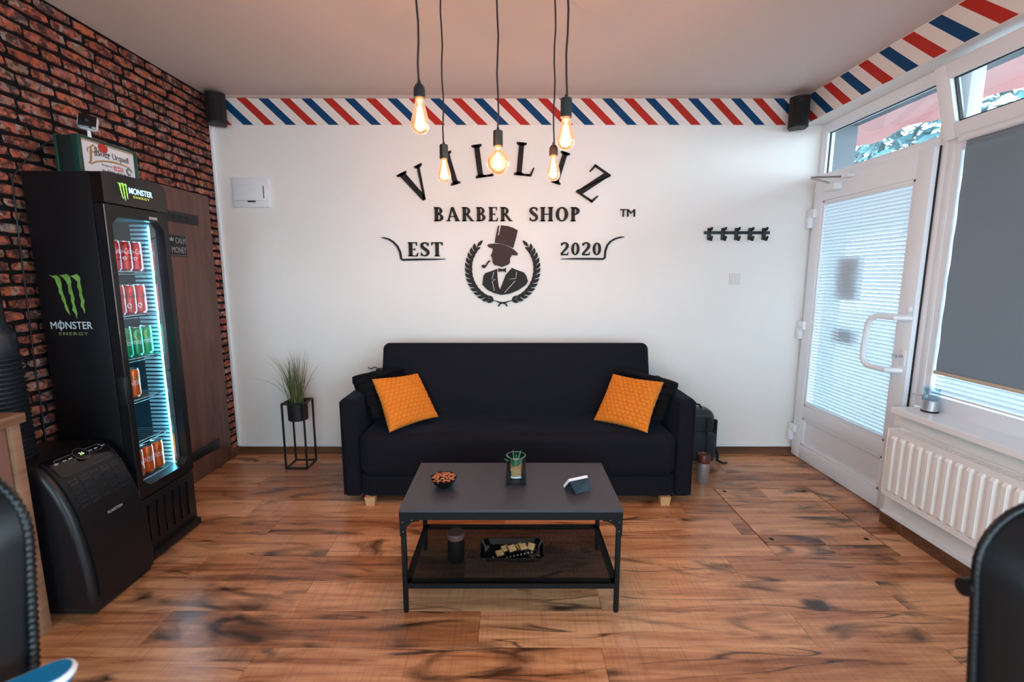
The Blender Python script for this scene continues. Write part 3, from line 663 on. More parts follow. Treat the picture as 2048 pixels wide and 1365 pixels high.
for c, top, bot, lab in arch:
    T, B = Vector(c5(*top)), Vector(c5(*bot)); up = (T-B); hh = up.length; up /= hh; ex = Vector((up.y, -up.x)); gx = {'V': .485, 'I': .2, 'L': .2, 'Z': .37}[c]
    sx = {'I': .9, 'Z': .98, 'V': .9, 'L': .95}[c]
    letter(c, B-ex*gx*hh*sx, ex, up, hh, f'large black serif letter {lab}', sx)
def word(txt, u0, u1, v0, v1, lab, gap=.1):
    x0, zt = wp(u0, v0); x1, zb = wp(u1, v1); hh = zt-zb; tot = sum(glyph(c)[1] for c in txt)+gap*(len(txt)-1); sx = (x1-x0)/hh/tot; x = x0
    names = ['first', 'second', 'third', 'fourth', 'fifth', 'last']
    for i, c in enumerate(txt):
        pos = 'last' if i == len(txt)-1 else names[i]
        letter(c, (x, zb), (1, 0), (0, 1), hh, f'black letter {c}, {pos} in the {lab}', sx); x += (glyph(c)[1]+gap)*hh*sx
K[0] = 1.45
word('BARBER', 867, 1025, 415, 443, 'row under the arch, left word'); word('SHOP', 1058, 1160, 415, 443, 'row under the arch, right word')
word('EST', 815, 887, 485, 513, 'word left of the laurel wreath'); word('2020', 1120, 1202, 485, 511, 'year number right of the laurel wreath')
for c, u0, u1 in (('T', 1240, 1252), ('M', 1254, 1269)):
    x0, zt = wp(u0, 419); x1, zb = wp(u1, 434); mb = fittext(c, x1-x0, zt-zb, .008); mb.xf(frame((x0, -.008, zb), (1, 0, 0), (0, 0, 1)))
    single('wall_letter', mb, 'sign_black', f'tiny black sans letter {c} at the right of the lettering', 'letter', 'black cut-out letters on the back wall', None, (x0, 0, zb))
def curved(label, pts, ws):
    mb = MB()
    for q in stroke([wp(*p) for p in pts], [w*.00355 for w in ws]): mb.prism(q, 'y', -.014, 0)
    x, z = wp(*pts[len(pts)//2]); single('scroll_ornament', mb, 'sign_black', label, 'ornament', None, None, (x, 0, z))
curved('black scroll line curling under the word left of the wreath', [(763, 476), (770, 476.5), (779, 479), (788, 485), (796, 494), (801, 505), (803, 518), (806, 520), (840, 519.3), (870, 519), (891, 518.4)], [1, 3, 3.4, 3.6, 3.8, 4, 4, 4, 4, 3, 1])
curved('black scroll line curling under the year right of the wreath', [(1248, 474), (1240, 475), (1230, 478), (1221, 483), (1214, 491), (1210, 503), (1209, 516), (1206, 518.5), (1175, 518), (1145, 518), (1121, 518.4)], [1, 3, 3.4, 3.6, 3.8, 4, 4, 4, 4, 3, 1])
# emblem
def c7(cx, cy): return wp(900+cx*.13917, 440+cy*.13917)
def shape(pts, d0=-.016, d1=0., f=c7): return MB().prism([f(*p) for p in pts], 'y', d0, d1)
hx, hz = c7(760, 680)
gent = thing('gentleman_emblem', 'dark brown silhouette head in top hat above a bow tie', 'emblem', (hx, 0, hz))
part('head', shape([(536, 368), (560, 350), (640, 342), (720, 348), (800, 368), (880, 405), (940, 445), (978, 490), (965, 512), (920, 510), (890, 505), (862, 555), (862, 620), (835, 645), (745, 680), (705, 662), (640, 650), (612, 610), (605, 545), (585, 515), (610, 470), (615, 412), (560, 395)]), 'hat_brown', gent, None)
part('top_hat', shape([(690, 90), (740, 82), (830, 92), (910, 118), (975, 155), (945, 280), (908, 408), (820, 368), (730, 342), (645, 328), (662, 220)], -.02), 'hat_brown', gent, None)
part('hat_highlight', shape([(712, 88), (730, 86), (702, 225), (694, 225)], -.0208, -.02), 'white_line', gent, None)
part('bow_tie', shape([(694, 690), (720, 702), (750, 705), (780, 702), (806, 688), (806, 755), (780, 742), (750, 740), (720, 742), (694, 750)]), 'sign_black', gent, None)
jk = thing('jacket_emblem', 'black cut-out bust of a jacket with white lapel lines inside the wreath', 'emblem', (hx, 0, c7(760, 1080)[1]))
part('jacket', shape([(465, 930), (482, 800), (510, 765), (600, 735), (678, 705), (682, 820), (700, 960), (720, 1000), (750, 920), (800, 790), (890, 690), (945, 715), (1060, 755), (1095, 800), (1120, 885), (1090, 935), (980, 1010), (860, 1060), (740, 1078), (640, 1055), (540, 1005)]), 'sign_black', jk, None)
for pl in ([(632, 750), (605, 850), (652, 855), (608, 885), (640, 1022)], [(955, 750), (945, 845), (850, 852), (935, 878), (785, 1045)]):
    mb = MB()
    for q in stroke([c7(*p) for p in pl], [.0034]*5): mb.prism(q, 'y', -.0172, -.016)
    part('lapel_line', mb, 'white_line', jk, None)
single('pipe_emblem', shape([(455, 665), (470, 645), (495, 650), (505, 655), (520, 635), (540, 600), (570, 582), (585, 600), (560, 612), (540, 640), (520, 675), (495, 698), (470, 690)]), 'sign_black', 'small black cut-out smoking pipe left of the silhouette head', 'emblem', None, None, (c7(500, 650)[0], 0, c7(500, 690)[1]))
for sgn, nm in ((-1, 'left'), (1, 'right')):
    cx, cy = 758, 716
    br = thing('laurel_branch', f'black cut-out laurel branch forming the {nm} half of the wreath', 'emblem', (c7(cx+sgn*470, 0)[0], 0, c7(0, 1180)[1]))
    def at(tt):                                # tt 0 at the bottom tie, 1 at the tip
        a = R(8+tt*130); rr_ = 470+45*max(0, tt-.6)-(10 if tt < .1 else 0); return (cx+sgn*rr_*math.sin(a)*1.03, cy+rr_*math.cos(a))
    mb = MB()
    for q in stroke([c7(*at(i/24)) for i in range(25)], [.006-.004*i/24 for i in range(25)]): mb.prism(q, 'y', -.014, -.001)
    part('branch_stem', mb, 'sign_black', br, None)
    nl = 15
    for i in range(nl):
        tt = .06+.9*i/(nl-1); p = Vector(at(tt)); q = Vector(at(tt+.01)); tg = (q-p).normalized(); nr = Vector((-tg.y, tg.x))
        for sd in ((-1, 1) if i < nl-1 else (0,)):
            d = (tg+nr*sd*.55).normalized(); e = Vector((-d.y, d.x)); l = 106 if sd else 124; w = 24
            lf_ = [p+d*l*s_+e*w*w_ for s_, w_ in ((0, 0), (.2, .6), (.45, 1), (.7, .75), (1, 0), (.7, -.75), (.45, -1), (.2, -.6))]
            part('leaf', shape([(z.x, z.y) for z in lf_]), 'sign_black', br, None)
    mb = MB()
    for q in stroke([c7(cx-sgn*(-75), 1178), c7(cx, 1192), c7(cx-sgn*40, 1205), c7(cx-sgn*62, 1240)], [.008, .01, .01, .012]): mb.prism(q, 'y', -.015, -.001)
    part('tie_end', mb, 'sign_black', br, None)

# ------------------------------------------------------------------ small fittings on the back wall
fb = thing('fuse_box', 'white fuse box with hinged lid on the back wall near the bricks', 'fuse box', (-1.885, 0, 1.873))
part('cover_frame', MB().rbox(-2.015, -1.75, -.018, 0, 1.873, 2.082, .004), 'white_plastic', fb)
ld = part('lid', MB().rbox(-1.998, -1.778, -.034, -.017, 1.92, 2.03, .005), 'white_plastic', fb)
part('lid_catch', MB().rbox(-1.905, -1.848, -.026, -.018, 1.909, 1.918, .002), 'lens_black', ld)
part('lid_hinge', MB().rbox(-1.784, -1.778, -.0345, -.03, 1.935, 2.02, .001), 'ink', ld)
ck = thing('coat_rack', 'black metal coat rack with five hooks beside the door', 'coat rack', (1.643, 0, 1.63))
zr = on(1470, 466, 'y', 0).z
part('rail', MB().rbox(1.402, 1.884, -.014, -.004, zr-.011, zr+.011, .004), 'black_metal', ck)
for u in (1417, 1444.5, 1471.5, 1498.5, 1526):
    x = on(u, 466, 'y', 0).x
    h = MB().rbox(x-.012, x+.012, -.022, -.0, zr-.052, zr+.034, .004)
    h.tube([(x, -.018, zr-.045), (x, -.05, zr-.055), (x, -.064, zr-.03)], .009, 8).tube([(x, -.018, zr+.02), (x, -.05, zr+.02), (x, -.058, zr+.034)], .008, 8)
    part('hook', h, 'black_metal', ck)
sw = thing('light_switch', 'small white light switch on the wall below the coat rack', 'light switch', (1.653, 0, 1.317))
part('switch_frame', MB().rbox(1.612, 1.695, -.010, 0, 1.318, 1.402, .004), 'switch_white', sw)
part('rocker', MB().rbox(1.626, 1.656, -.0145, -.009, 1.333, 1.387, .002), 'switch_white', sw); part('rocker', MB().rbox(1.658, 1.682, -.013, -.009, 1.333, 1.387, .002), 'switch_white', sw)
for x, zz, lab in ((-2.035, 2.415, 'in the corner above the fuse box beside the bricks'), (1.975, 2.39, 'in the corner above the entrance door')):
    sp = thing('wall_speaker', f'small black loudspeaker {lab}', 'speaker', (x, -.03, zz), 'corner loudspeakers')
    rot = Matrix.Translation((x, -.085, zz+.1)) @ Matrix.Rotation(R(25 if x < 0 else -25), 4, 'Z')
    b = MB(); pr = []
    for k in range(9): a = math.pi*k/8; pr.append((-.062*math.cos(a), -.02-.05*math.sin(a)))
    pr += [(.045, .04), (-.045, .04)]
    b.prism(pr, 'z', -.1, .1); b.xf(rot); part('cabinet', b, 'speaker_black', sp)
    pr = [(p[0]*.93, p[1]*1.03-.001) for p in pr[:9]]
    part('grille', MB().prism(pr, 'z', -.088, .088).xf(rot), 'grille_cloth', sp)
    part('bracket', MB().cyl((x, -.06, zz+.12), (x+(-.03 if x < 0 else .03), -.0, zz+.12), .018), 'black_plastic', sp)
    part('badge', MB().lathe([(0, 0), (.012, 0), (.012, .003), (0, .004)], n=14).xf(rot @ Matrix.Translation((0, -.069, .07)) @ Matrix.Rotation(R(90), 4, 'X')), 'black_metal', sp)
cb = [(-1.082, -.06, .70), (-1.06, -.05, .69), (-1.03, -.055, .705), (-1.01, -.05, .69), (-.98, -.05, .695), (-.94, -.045, .68), (-.92, -.04, .55), (-.95, -.03, .3), (-.95, -.03, .012)]
cbt = thing('charging_cable', 'tangled charging cable lying behind the left end of the sofa', 'cable', (-1., -.05, .012))
part('plug', MB().rbox(-1.02, -.955, -.075, -.055, .672, .69, .004), 'black_plastic', cbt); part('wire', MB().tube(cb, .0035, 6), 'black_rubber', cbt)
part('thin_wire', MB().tube([(-1.02, -.06, .68), (-1.05, -.05, .70), (-1.085, -.05, .69), (-1.06, -.045, .682), (-1.04, -.05, .695)], .0018, 5), 'white_line', cbt)

# ------------------------------------------------------------------ wooden door leaf in the brick wall
d2 = empty_struct('door_2', 'dark wooden flush door with two black vents in the brick wall', (XL, -.52, 0))
DX = -2.129
part('door_leaf', MB().rbox(XL, DX, -.958, -.112, .006, 1.933, .002), 'door_wood', d2)
for z0, z1, nm in ((1.719, 1.786, 0), (.148, .217, 1)):
    v = part('vent_plate', MB().rbox(DX, DX+.004, -.80, -.243, z0, z1, .001), 'black_plastic', d2)
    for i in range(8):
        y = -.30-i*.062
        mb = MB()
        for j in range(3): mb.rbox(DX+.004, DX+.0085, y-.052, y, z0+.017+j*.012, z0+.0225+j*.012, .001, 1)
        part('vent_slot', mb, 'black_metal', v, None)
cs = thing('slogan_plaque', 'small black plaque with silver capital lettering on the wooden door', 'plaque', (DX, -.49, 1.506))
part('plate', MB().rbox(DX, DX+.005, -.60, -.405, 1.507, 1.646, .002), 'black_plastic', cs)
bdr = MB()
for y0, y1, z0, z1 in ((-.595, -.41, 1.512, 1.5135), (-.595, -.41, 1.6395, 1.641), (-.5955, -.594, 1.512, 1.641), (-.411, -.4095, 1.512, 1.641)): bdr.box(DX+.005, DX+.0056, y0, y1, z0, z1)
part('border_line', bdr, 'print_silver', cs, None)
def onx(body, x, y0, y1, z0, z1, ext=.0006, **k): return fittext(body, y1-y0, z1-z0, ext, **k).xf(frame((x, y0, z0), (0, 1, 0), (0, 0, 1)))
part('lettering', onx('CALM', DX+.005, -.508, -.418, 1.588, 1.623), 'print_silver', cs, None); part('lettering', onx('MONEY', DX+.005, -.545, -.418, 1.528, 1.566), 'print_silver', cs, None)
crn = [(-.555, 1.60), (-.525, 1.60), (-.52, 1.625), (-.532, 1.612), (-.54, 1.632), (-.548, 1.612), (-.56, 1.625)]
part('crown_print', MB().prism(crn, 'x', DX+.005, DX+.0058), 'print_silver', cs, None)
cs.location.y += .028

# ------------------------------------------------------------------ drinks fridge
FY0, FY1, FX0_, FX1_, FH = -1.397, -1.03, -2.09, -1.755, 1.828
fr = thing('drinks_fridge', 'tall black glass door drinks fridge with green claw logo and blue light strip', 'fridge', (-1.92, -1.21, 0))
bx = -1.80                                     # cabinet front, door in front of it
sh = MB()
sh.rbox(FX0_, bx, FY0, FY0+.03, .03, FH, .004).rbox(FX0_, bx, FY1-.03, FY1, .03, FH, .004).rbox(FX0_, FX0_+.03, FY0+.02, FY1-.02, .03, FH, .004).rbox(FX0_+.02, bx, FY0+.02, FY1-.02, 1.66, FH, .004).rbox(FX0_+.02, bx, FY0+.02, FY1-.02, .03, .37, .004)
part('cabinet', sh, 'fridge_side', fr)
for y in (FY0+.04, FY1-.04):
    for x in (FX0_+.05, bx-.05): part('foot', MB().cyl((x, y, 0), (x, y, .032), .018, n=12), 'black_rubber', fr)
# ribbed liner; ribs paler and the rest darker as painted falloff of the strip's light
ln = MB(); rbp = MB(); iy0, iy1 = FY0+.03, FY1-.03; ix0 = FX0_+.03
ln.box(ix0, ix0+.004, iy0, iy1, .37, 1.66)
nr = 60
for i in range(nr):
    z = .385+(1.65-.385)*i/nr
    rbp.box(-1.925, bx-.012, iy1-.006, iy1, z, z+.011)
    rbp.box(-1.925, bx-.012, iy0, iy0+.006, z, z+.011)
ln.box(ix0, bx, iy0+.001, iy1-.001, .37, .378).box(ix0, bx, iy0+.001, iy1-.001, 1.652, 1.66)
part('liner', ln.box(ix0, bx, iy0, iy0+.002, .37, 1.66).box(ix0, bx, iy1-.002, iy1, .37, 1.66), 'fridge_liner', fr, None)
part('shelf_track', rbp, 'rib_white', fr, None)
part('light_strip', MB().box(-1.828, -1.818, iy1-.012, iy1-.003, .385, 1.625), 'led', fr, None)
part('strip_profile', MB().box(-1.815, -1.803, iy1-.02, iy1, .375, 1.645), 'fridge_wire', fr, None)
SHZ = [1.408, 1.200, .993, .793, .588, .392]
for z in SHZ:
    s = MB()
    s.tube([(-1.815, iy0+.004, z-.004), (-1.815, iy1-.022, z-.004)], .003, 6).tube([(-1.815, iy0+.004, z-.016), (-1.815, iy1-.022, z-.016)], .002, 6).tube([(ix0+.01, iy0+.004, z-.004), (ix0+.01, iy1-.01, z-.004)], .003, 6)
    for j in range(10): y = iy0+.012+j*(iy1-iy0-.04)/9; s.tube([(ix0+.008, y, z-.0035), (-1.815, y, z-.0035)], .0017, 5)
    part('wire_shelf', s, 'fridge_wire', fr)
s = MB()
for y in (iy0+.012,): s.cyl((-1.835, y, .38), (-1.835, y, 1.65), .004, n=6)
part('shelf_upright', s, 'fridge_wire', fr)
# door with chamfered opening
dx0, dx1 = -1.795, FX1_
oy0, oy1, oz0, oz1, ch = FY0+.034, FY1-.032, .382, 1.645, .035
outer = [(FY0, .335), (FY1, .335), (FY1, 1.695), (FY0, 1.695)]
op = [(oy0+ch, oz0), (oy1-ch, oz0), (oy1, oz0+ch), (oy1, oz1-ch), (oy1-ch, oz1), (oy0+ch, oz1), (oy0, oz1-ch), (oy0, oz0+ch)]
db = MB()
quads = [[(FY0, .335), (FY1, .335), op[1], op[0]], [(FY1, .335), (FY1, 1.695), op[3], op[2]], [(FY1, 1.695), (FY0, 1.695), op[5], op[4]], [(FY0, 1.695), (FY0, .335), op[7], op[6]], [(FY1, .335), op[2], op[1]], [(FY1, 1.695), op[4], op[3]], [(FY0, 1.695), op[6], op[5]], [(FY0, .335), op[0], op[7]]]
for q in quads: db.prism(q, 'x', dx0, dx1)
dr = part('door', db, 'black_plastic', fr, None)
part('pane', MB().prism(op, 'x', -1.776, -1.772), 'fridge_glass', dr, None)
part('edge_trim', MB().box(dx1, dx1+.002, FY0+.0, FY0+.003, .34, 1.69), 'steel', dr, None)
part('pull_handle', MB().rbox(-1.785, dx1+.006, FY0-.006, FY0+.012, .80, .93, .004), 'black_metal', dr)
part('maker_plate', MB().rbox(dx1, dx1+.002, -1.15, -1.10, 1.655, 1.668, .001), 'steel', dr)
# header
hp = [(FY0, 1.70), (FY1, 1.70), (FY1, 1.80), (FY1-.012, 1.822), (FY1-.04, 1.834), (FY0+.04, 1.834), (FY0+.0, 1.826)]
hdr = part('header', MB().prism(hp, 'x', bx, -1.75), 'gloss_black', fr, None)
part('header_frame', MB().box(-1.75, -1.748, FY0+.002, FY0+.006, 1.715, 1.818).box(-1.75, -1.748, FY0+.002, FY1-.02, 1.710, 1.714), 'brass_dark', hdr, None)
CL = [[(0, 1), (.10, .97), (.24, .99), (.33, .93), (.36, .80), (.34, .68), (.37, .55), (.42, .42), (.41, .34), (.46, .22), (.50, .06), (.40, .16), (.36, .26), (.37, .32), (.30, .42), (.30, .52), (.24, .58), (.25, .70), (.20, .80), (.18, .90)],
      [(.33, .99), (.46, 1.0), (.56, 1.02), (.64, .96), (.67, .84), (.64, .72), (.67, .60), (.70, .46), (.67, .36), (.70, .24), (.72, .10), (.69, -.02), (.66, .10), (.58, .18), (.62, .28), (.58, .40), (.60, .52), (.54, .60), (.56, .74), (.50, .86), (.44, .93)],
      [(.66, .97), (.78, .99), (.88, 1.02), (.96, .94), (.94, .80), (.97, .66), (.95, .54), (1.0, .40), (.96, .30), (.98, .18), (.95, .10), (.92, .20), (.86, .28), (.90, .40), (.86, .52), (.88, .62), (.83, .72), (.86, .84), (.76, .92)]]
for c in CL:
    part('claw_mark', MB().prism([(-2.031+.142*p[0], 1.200+.190*p[1]) for p in c], 'y', FY0-.0008, FY0), 'claw_green', fr, None)
    part('claw_mark', MB().prism([(-1.318+.052*p[0], 1.722+.075*p[1]) for p in c], 'x', -1.75, -1.7485), 'claw_lit', hdr, None)
def ony(body, y, x0, x1, z0, z1, ext=.0005, **k): return fittext(body, x1-x0, z1-z0, ext, **k).xf(frame((x0, y, z0), (1, 0, 0), (0, 0, 1)))
part('lettering', ony('MONSTER', FY0-.0004, -2.054, -1.869, 1.150, 1.183), 'logo_white', fr, None)
part('lettering', MB().box(-2.011, -2.008, FY0-.001, FY0, 1.143, 1.19), 'logo_white', fr, None)
part('lettering', ony('ENERGY', FY0-.0004, -2.022, -1.892, 1.122, 1.136, space=1.2), 'logo_olive', fr, None)
part('lettering', onx('MONSTER', -1.749, -1.258, -1.122, 1.758, 1.785, off=.01), 'logo_lit', hdr, None)
part('lettering', onx('ENERGY', -1.749, -1.236, -1.142, 1.741, 1.751, space=1.2), 'olive_lit', hdr, None)
# base grille
bg_ = part('base_cover', MB().rbox(bx-.02, -1.76, FY0+.004, FY1-.0, .04, .325, .006).rbox(bx, -1.742, FY0+.002, FY1+.0, .012, .05, .004), 'black_plastic', fr)
for i in range(6): part('grille_rib', MB().rbox(-1.762, -1.752, FY0+.04+i*.052, FY0+.048+i*.052, .10, .29, .002), 'gloss_black', bg_)

# cans standing on the wire shelves
def can(x, y, z, body, label, script=None, extra=None, rot=0.):
    c = thing('drink_can', label, 'can', (x, y, z), 'cans inside the fridge'); r = .0285
    prof = [(.0, 0), (.021, 0), (.0225, .003), (r, .011), (r, .128), (.0255, .137), (.0245, .1385)]
    part('body', MB().lathe(prof, (x, y, z), 26), body, c)
    part('lid', MB().lathe([(.0245, .1375), (.0262, .139), (.0262, .1415), (.0235, .1418), (.022, .139), (0, .139)], (x, y, z), 26), 'can_metal', c)
    def wrap(mb, z0, rr=r+.0004):               # flat x,y wrapped round the barrel, facing the viewer
        mb.v = [(x+(rr+q[2])*math.sin(q[0]/r+rot), y-(rr+q[2])*math.cos(q[0]/r+rot), z+z0+q[1]) for q in mb.v]; return mb
    for nm, mb, z0, m in (extra or []): part(nm, wrap(mb(), z0), m, c, None)
    if script:
        body_, w, h, z0, sh_, m = script; t = fittext(body_, w, h, .0002, shear=sh_); t.v = [(q[0]-w/2, q[1], q[2]) for q in t.v]; part('lettering', wrap(t, z0), m, c, None)
def bandf(w, h, n=10): return lambda: MB().add([((-w/2+w*i/n), hh, .0) for i in range(n+1) for hh in (0, h)], [(2*i, 2*i+2, 2*i+3, 2*i+1) for i in range(n)])
def discf(rx, ry, cx, n=16): return lambda: MB().add([(cx+rx*math.cos(2*math.pi*i/n), ry*math.sin(2*math.pi*i/n), .0001) for i in range(n)], [tuple(range(n))])
CY = [-1.120, -1.183, -1.246]; od = ['rightmost', 'middle', 'leftmost']
for j, y in enumerate(CY):
    can(-1.868, y, SHZ[0], 'can_red', f'{od[j]} deep red soda can with white script on the top fridge shelf', ('Coca-Cola', .07, .026, .082, .35, 'can_white'), [('pale_mark', discf(.008, .009, .004), .06, 'can_white'), ('pale_mark', discf(.007, .013, -.014), .035, 'can_white')], .55)
    can(-1.872, y, SHZ[1], 'can_pale_red', f'{od[j]} red soda can with black script on the second fridge shelf', ('Coca-Cola', .07, .024, .08, .35, 'ink'), [('pale_mark', discf(.009, .013, .004), .04, 'can_white')], .55)
    can(-1.868, y+.006, SHZ[2], 'can_green', f'{od[j]} green lemonade can on the third fridge shelf', ('Sprite', .058, .034, .05, .2, 'can_white'), [('yellow_patch', discf(.018, .022, .016), .105, 'leaf_yellow')], .6)
can(-1.945, -1.100, SHZ[0], 'can_yellow', 'yellow drink can behind the red cans on the top fridge shelf')
can(-1.868, -1.222, SHZ[3], 'can_orange', 'single orange soda can alone on the fourth fridge shelf', ('FANTA', .06, .024, .06, .1, 'can_white'), [('blue_patch', discf(.026, .022, .0), .07, 'blue_print'), ('leaf_print', discf(.012, .008, .012), .098, 'can_green')], .6)
for j, y in enumerate((-1.135, -1.200, -1.265)):
    can(-1.862, y, SHZ[5], 'can_orange', f'{od[j]} orange soda can on the bottom fridge shelf', ('FANTA', .06, .024, .06, .1, 'can_white'), [('blue_patch', discf(.026, .022, .0), .07, 'blue_print'), ('leaf_print', discf(.012, .008, .012), .098, 'can_green')], .6)
can(-1.95, -1.325, SHZ[5], 'can_red', 'dark red can at the back of the bottom fridge shelf')

# light box sign and camera on the fridge
lb = thing('light_box_sign', 'green framed white beer sign box standing on top of the fridge', 'sign', (-1.95, -1.16, 1.834))
part('case', MB().rbox(-2.005, -1.925, -1.314, -1.0, 1.834, 1.998, .004), 'dark_green', lb)
fm = MB()
for x0, x1 in ((-1.93, -1.9), (-2.008, -1.996)): fm.rbox(x0, x1, -1.318, -1.298, 1.834, 2.002, .003).rbox(x0, x1, -1.012, -.996, 1.834, 2.002, .003).rbox(x0, x1, -1.31, -1.0, 1.992, 2.004, .003).rbox(x0, x1, -1.31, -1.0, 1.834, 1.842, .003)
part('case_frame', fm, 'green_box', lb)
fc = part('sign_face', MB().box(-1.926, -1.908, -1.298, -1.012, 1.842, 1.992), 'sign_face', lb, None)
LXf = -1.908
part('gold_line', MB().box(LXf, LXf+.0006, -1.298, -1.012, 1.985, 1.990), 'gold', fc, None)
def arch_txt(body, y0, y1, z0, h, bow, m, ext=.0006, shear=0.):
    t = fittext(body, y1-y0, h, ext, shear=shear, off=.008)
    for i, q in enumerate(t.v): w = q[0]/(y1-y0); t.v[i] = (LXf+.0006+q[2], y0+q[0], z0+q[1]+bow*math.sin(math.pi*w))
    part('lettering', t, m, fc, None)
arch_txt('ilsner', -1.232, -1.148, 1.926, .040, .008, 'ink'); arch_txt('Urquell', -1.137, -1.046, 1.926, .036, .0, 'ink')
bigp = [(-1.262, 1.89), (-1.255, 1.905), (-1.25, 1.94), (-1.249, 1.962), (-1.262, 1.957), (-1.268, 1.945), (-1.262, 1.935)]
mb = MB()
for q in stroke(bigp, [.006, .010, .012, .010, .005, .005, .003]): mb.prism(q, 'x', LXf, LXf+.0012)
for q in stroke([(-1.25, 1.963), (-1.235, 1.975), (-1.222, 1.966), (-1.222, 1.950), (-1.236, 1.942), (-1.246, 1.947)], [.006, .007, .008, .007, .005, .003]): mb.prism(q, 'x', LXf, LXf+.0012)
for q in stroke([(-1.27, 1.893), (-1.255, 1.888), (-1.23, 1.903), (-1.19, 1.915), (-1.14, 1.922), (-1.09, 1.922), (-1.045, 1.917)], [.003, .006, .007, .007, .008, .007, .005]): mb.prism(q, 'x', LXf, LXf+.001)
part('initial_print', mb, 'gold', fc, None)
part('wax_seal_print', MB().prism([(-1.185+.026*math.cos(a/8*math.pi)*(1+.06*math.sin(a*2.3)), 1.974+.02*math.sin(a/8*math.pi)) for a in range(16)], 'x', LXf, LXf+.0014), 'wax_red', fc, None)
part('lettering', onx('Brewed in', LXf+.0004, -1.20, -1.145, 1.894, 1.903), 'ink', fc, None)
part('red_label', MB().prism([(-1.134, 1.886), (-1.085, 1.886), (-1.082, 1.896), (-1.085, 1.906), (-1.134, 1.906), (-1.137, 1.896)], 'x', LXf, LXf+.0008), 'label_red', fc, None)
part('lettering', onx('1842', LXf+.001, -1.131, -1.088, 1.889, 1.903), 'can_white', fc, None)
part('lettering', onx('PILSEN', LXf+.0004, -1.17, -1.055, 1.862, 1.88), 'ink', fc, None); part('lettering', onx('IN', LXf+.0004, -1.20, -1.185, 1.866, 1.878), 'ink', fc, None)
mb = MB()
for q in ring(-1.048, 1.896, .019, .019, .004, .004, 0, 300, 14)+ring(-1.048, 1.896, .012, .012, .003, .003, 20, 320, 12): mb.prism(q, 'x', LXf, LXf+.0007)
part('round_stamp', mb, 'ink_green', fc, None)
sc_ = thing('security_camera', 'small white camera with black face on top of the beer sign', 'camera', (-1.955, -1.193, 2.004))
M = Matrix.Translation((-1.955, -1.193, 2.083)) @ Matrix.Rotation(R(38), 4, 'Z') @ Matrix.Rotation(R(8), 4, 'Y') @ Matrix.Rotation(R(-4), 4, 'X')
part('housing', MB().rbox(-.036, .036, -.024, .026, -.034, .034, .017, 4).xf(M), 'white_plastic', sc_, 60)
part('face_plate', MB().rbox(-.0315, .0315, -.0262, -.022, -.0295, .0295, .002).xf(M), 'lens_black', sc_)
part('lens', MB().lathe([(0, 0), (.007, 0), (.006, .002), (0, .0025)], n=14).xf(M @ Matrix.Translation((-.002, -.026, .003)) @ Matrix.Rotation(R(90), 4, 'X')), 'smoked', sc_)
part('stand', MB().lathe([(.0, 0), (.022, 0), (.02, .004), (.008, .012), (.006, .05)], (-1.955, -1.193, 2.004), 16), 'white_plastic', sc_)
pc = single('power_cable', MB().tube([(-2.02, -1.27, 1.99), (-2.09, -1.25, 1.985), (-2.118, -1.30, 1.93), (-2.124, -1.40, 1.80), (-2.126, -1.405, 1.6), (-2.126, -1.412, 1.3), (-2.126, -1.42, 1.05), (-2.126, -1.425, .5)], .003, 6), 'black_rubber', 'thin black power cable running down the bricks left of the fridge', 'cable')

# ------------------------------------------------------------------ portable air conditioner and hose
ac = thing('air_conditioner', 'black portable air conditioner with display, standing in front of the fridge', 'air conditioner', (-1.89, -1.578, 0))
AY0, AY1 = -1.742, -1.412
front = [(-1.70, .03), (-1.694, .10), (-1.70, .22), (-1.718, .34), (-1.744, .45), (-1.78, .54), (-1.815, .60), (-1.845, .632), (-1.88, .646)]
def ac_shell(inset, grow, back=-2.1):
    prof = [(p[0]+grow, p[1]+grow*.3) for p in front]; pr = prof+[(back, .646+grow*.3), (back, .03)]
    bm = bmesh.new(); n = len(pr); a = [bm.verts.new((p[0], AY0+inset, p[1])) for p in pr]; b = [bm.verts.new((p[0], AY1-inset, p[1])) for p in pr]
    fa = bm.faces.new(a); fb_ = bm.faces.new(b[::-1]); [bm.faces.new((a[(i+1) % n], a[i], b[i], b[(i+1) % n])) for i in range(n)]
    bmesh.ops.recalc_face_normals(bm, faces=bm.faces[:])
    bmesh.ops.bevel(bm, geom=list(fa.edges)+list(fb_.edges), offset=.024 if not inset else .01, segments=3, profile=.5, affect='EDGES'); return bm
part('body', MB().bm(ac_shell(0, 0)), 'ac_body', ac, 40)
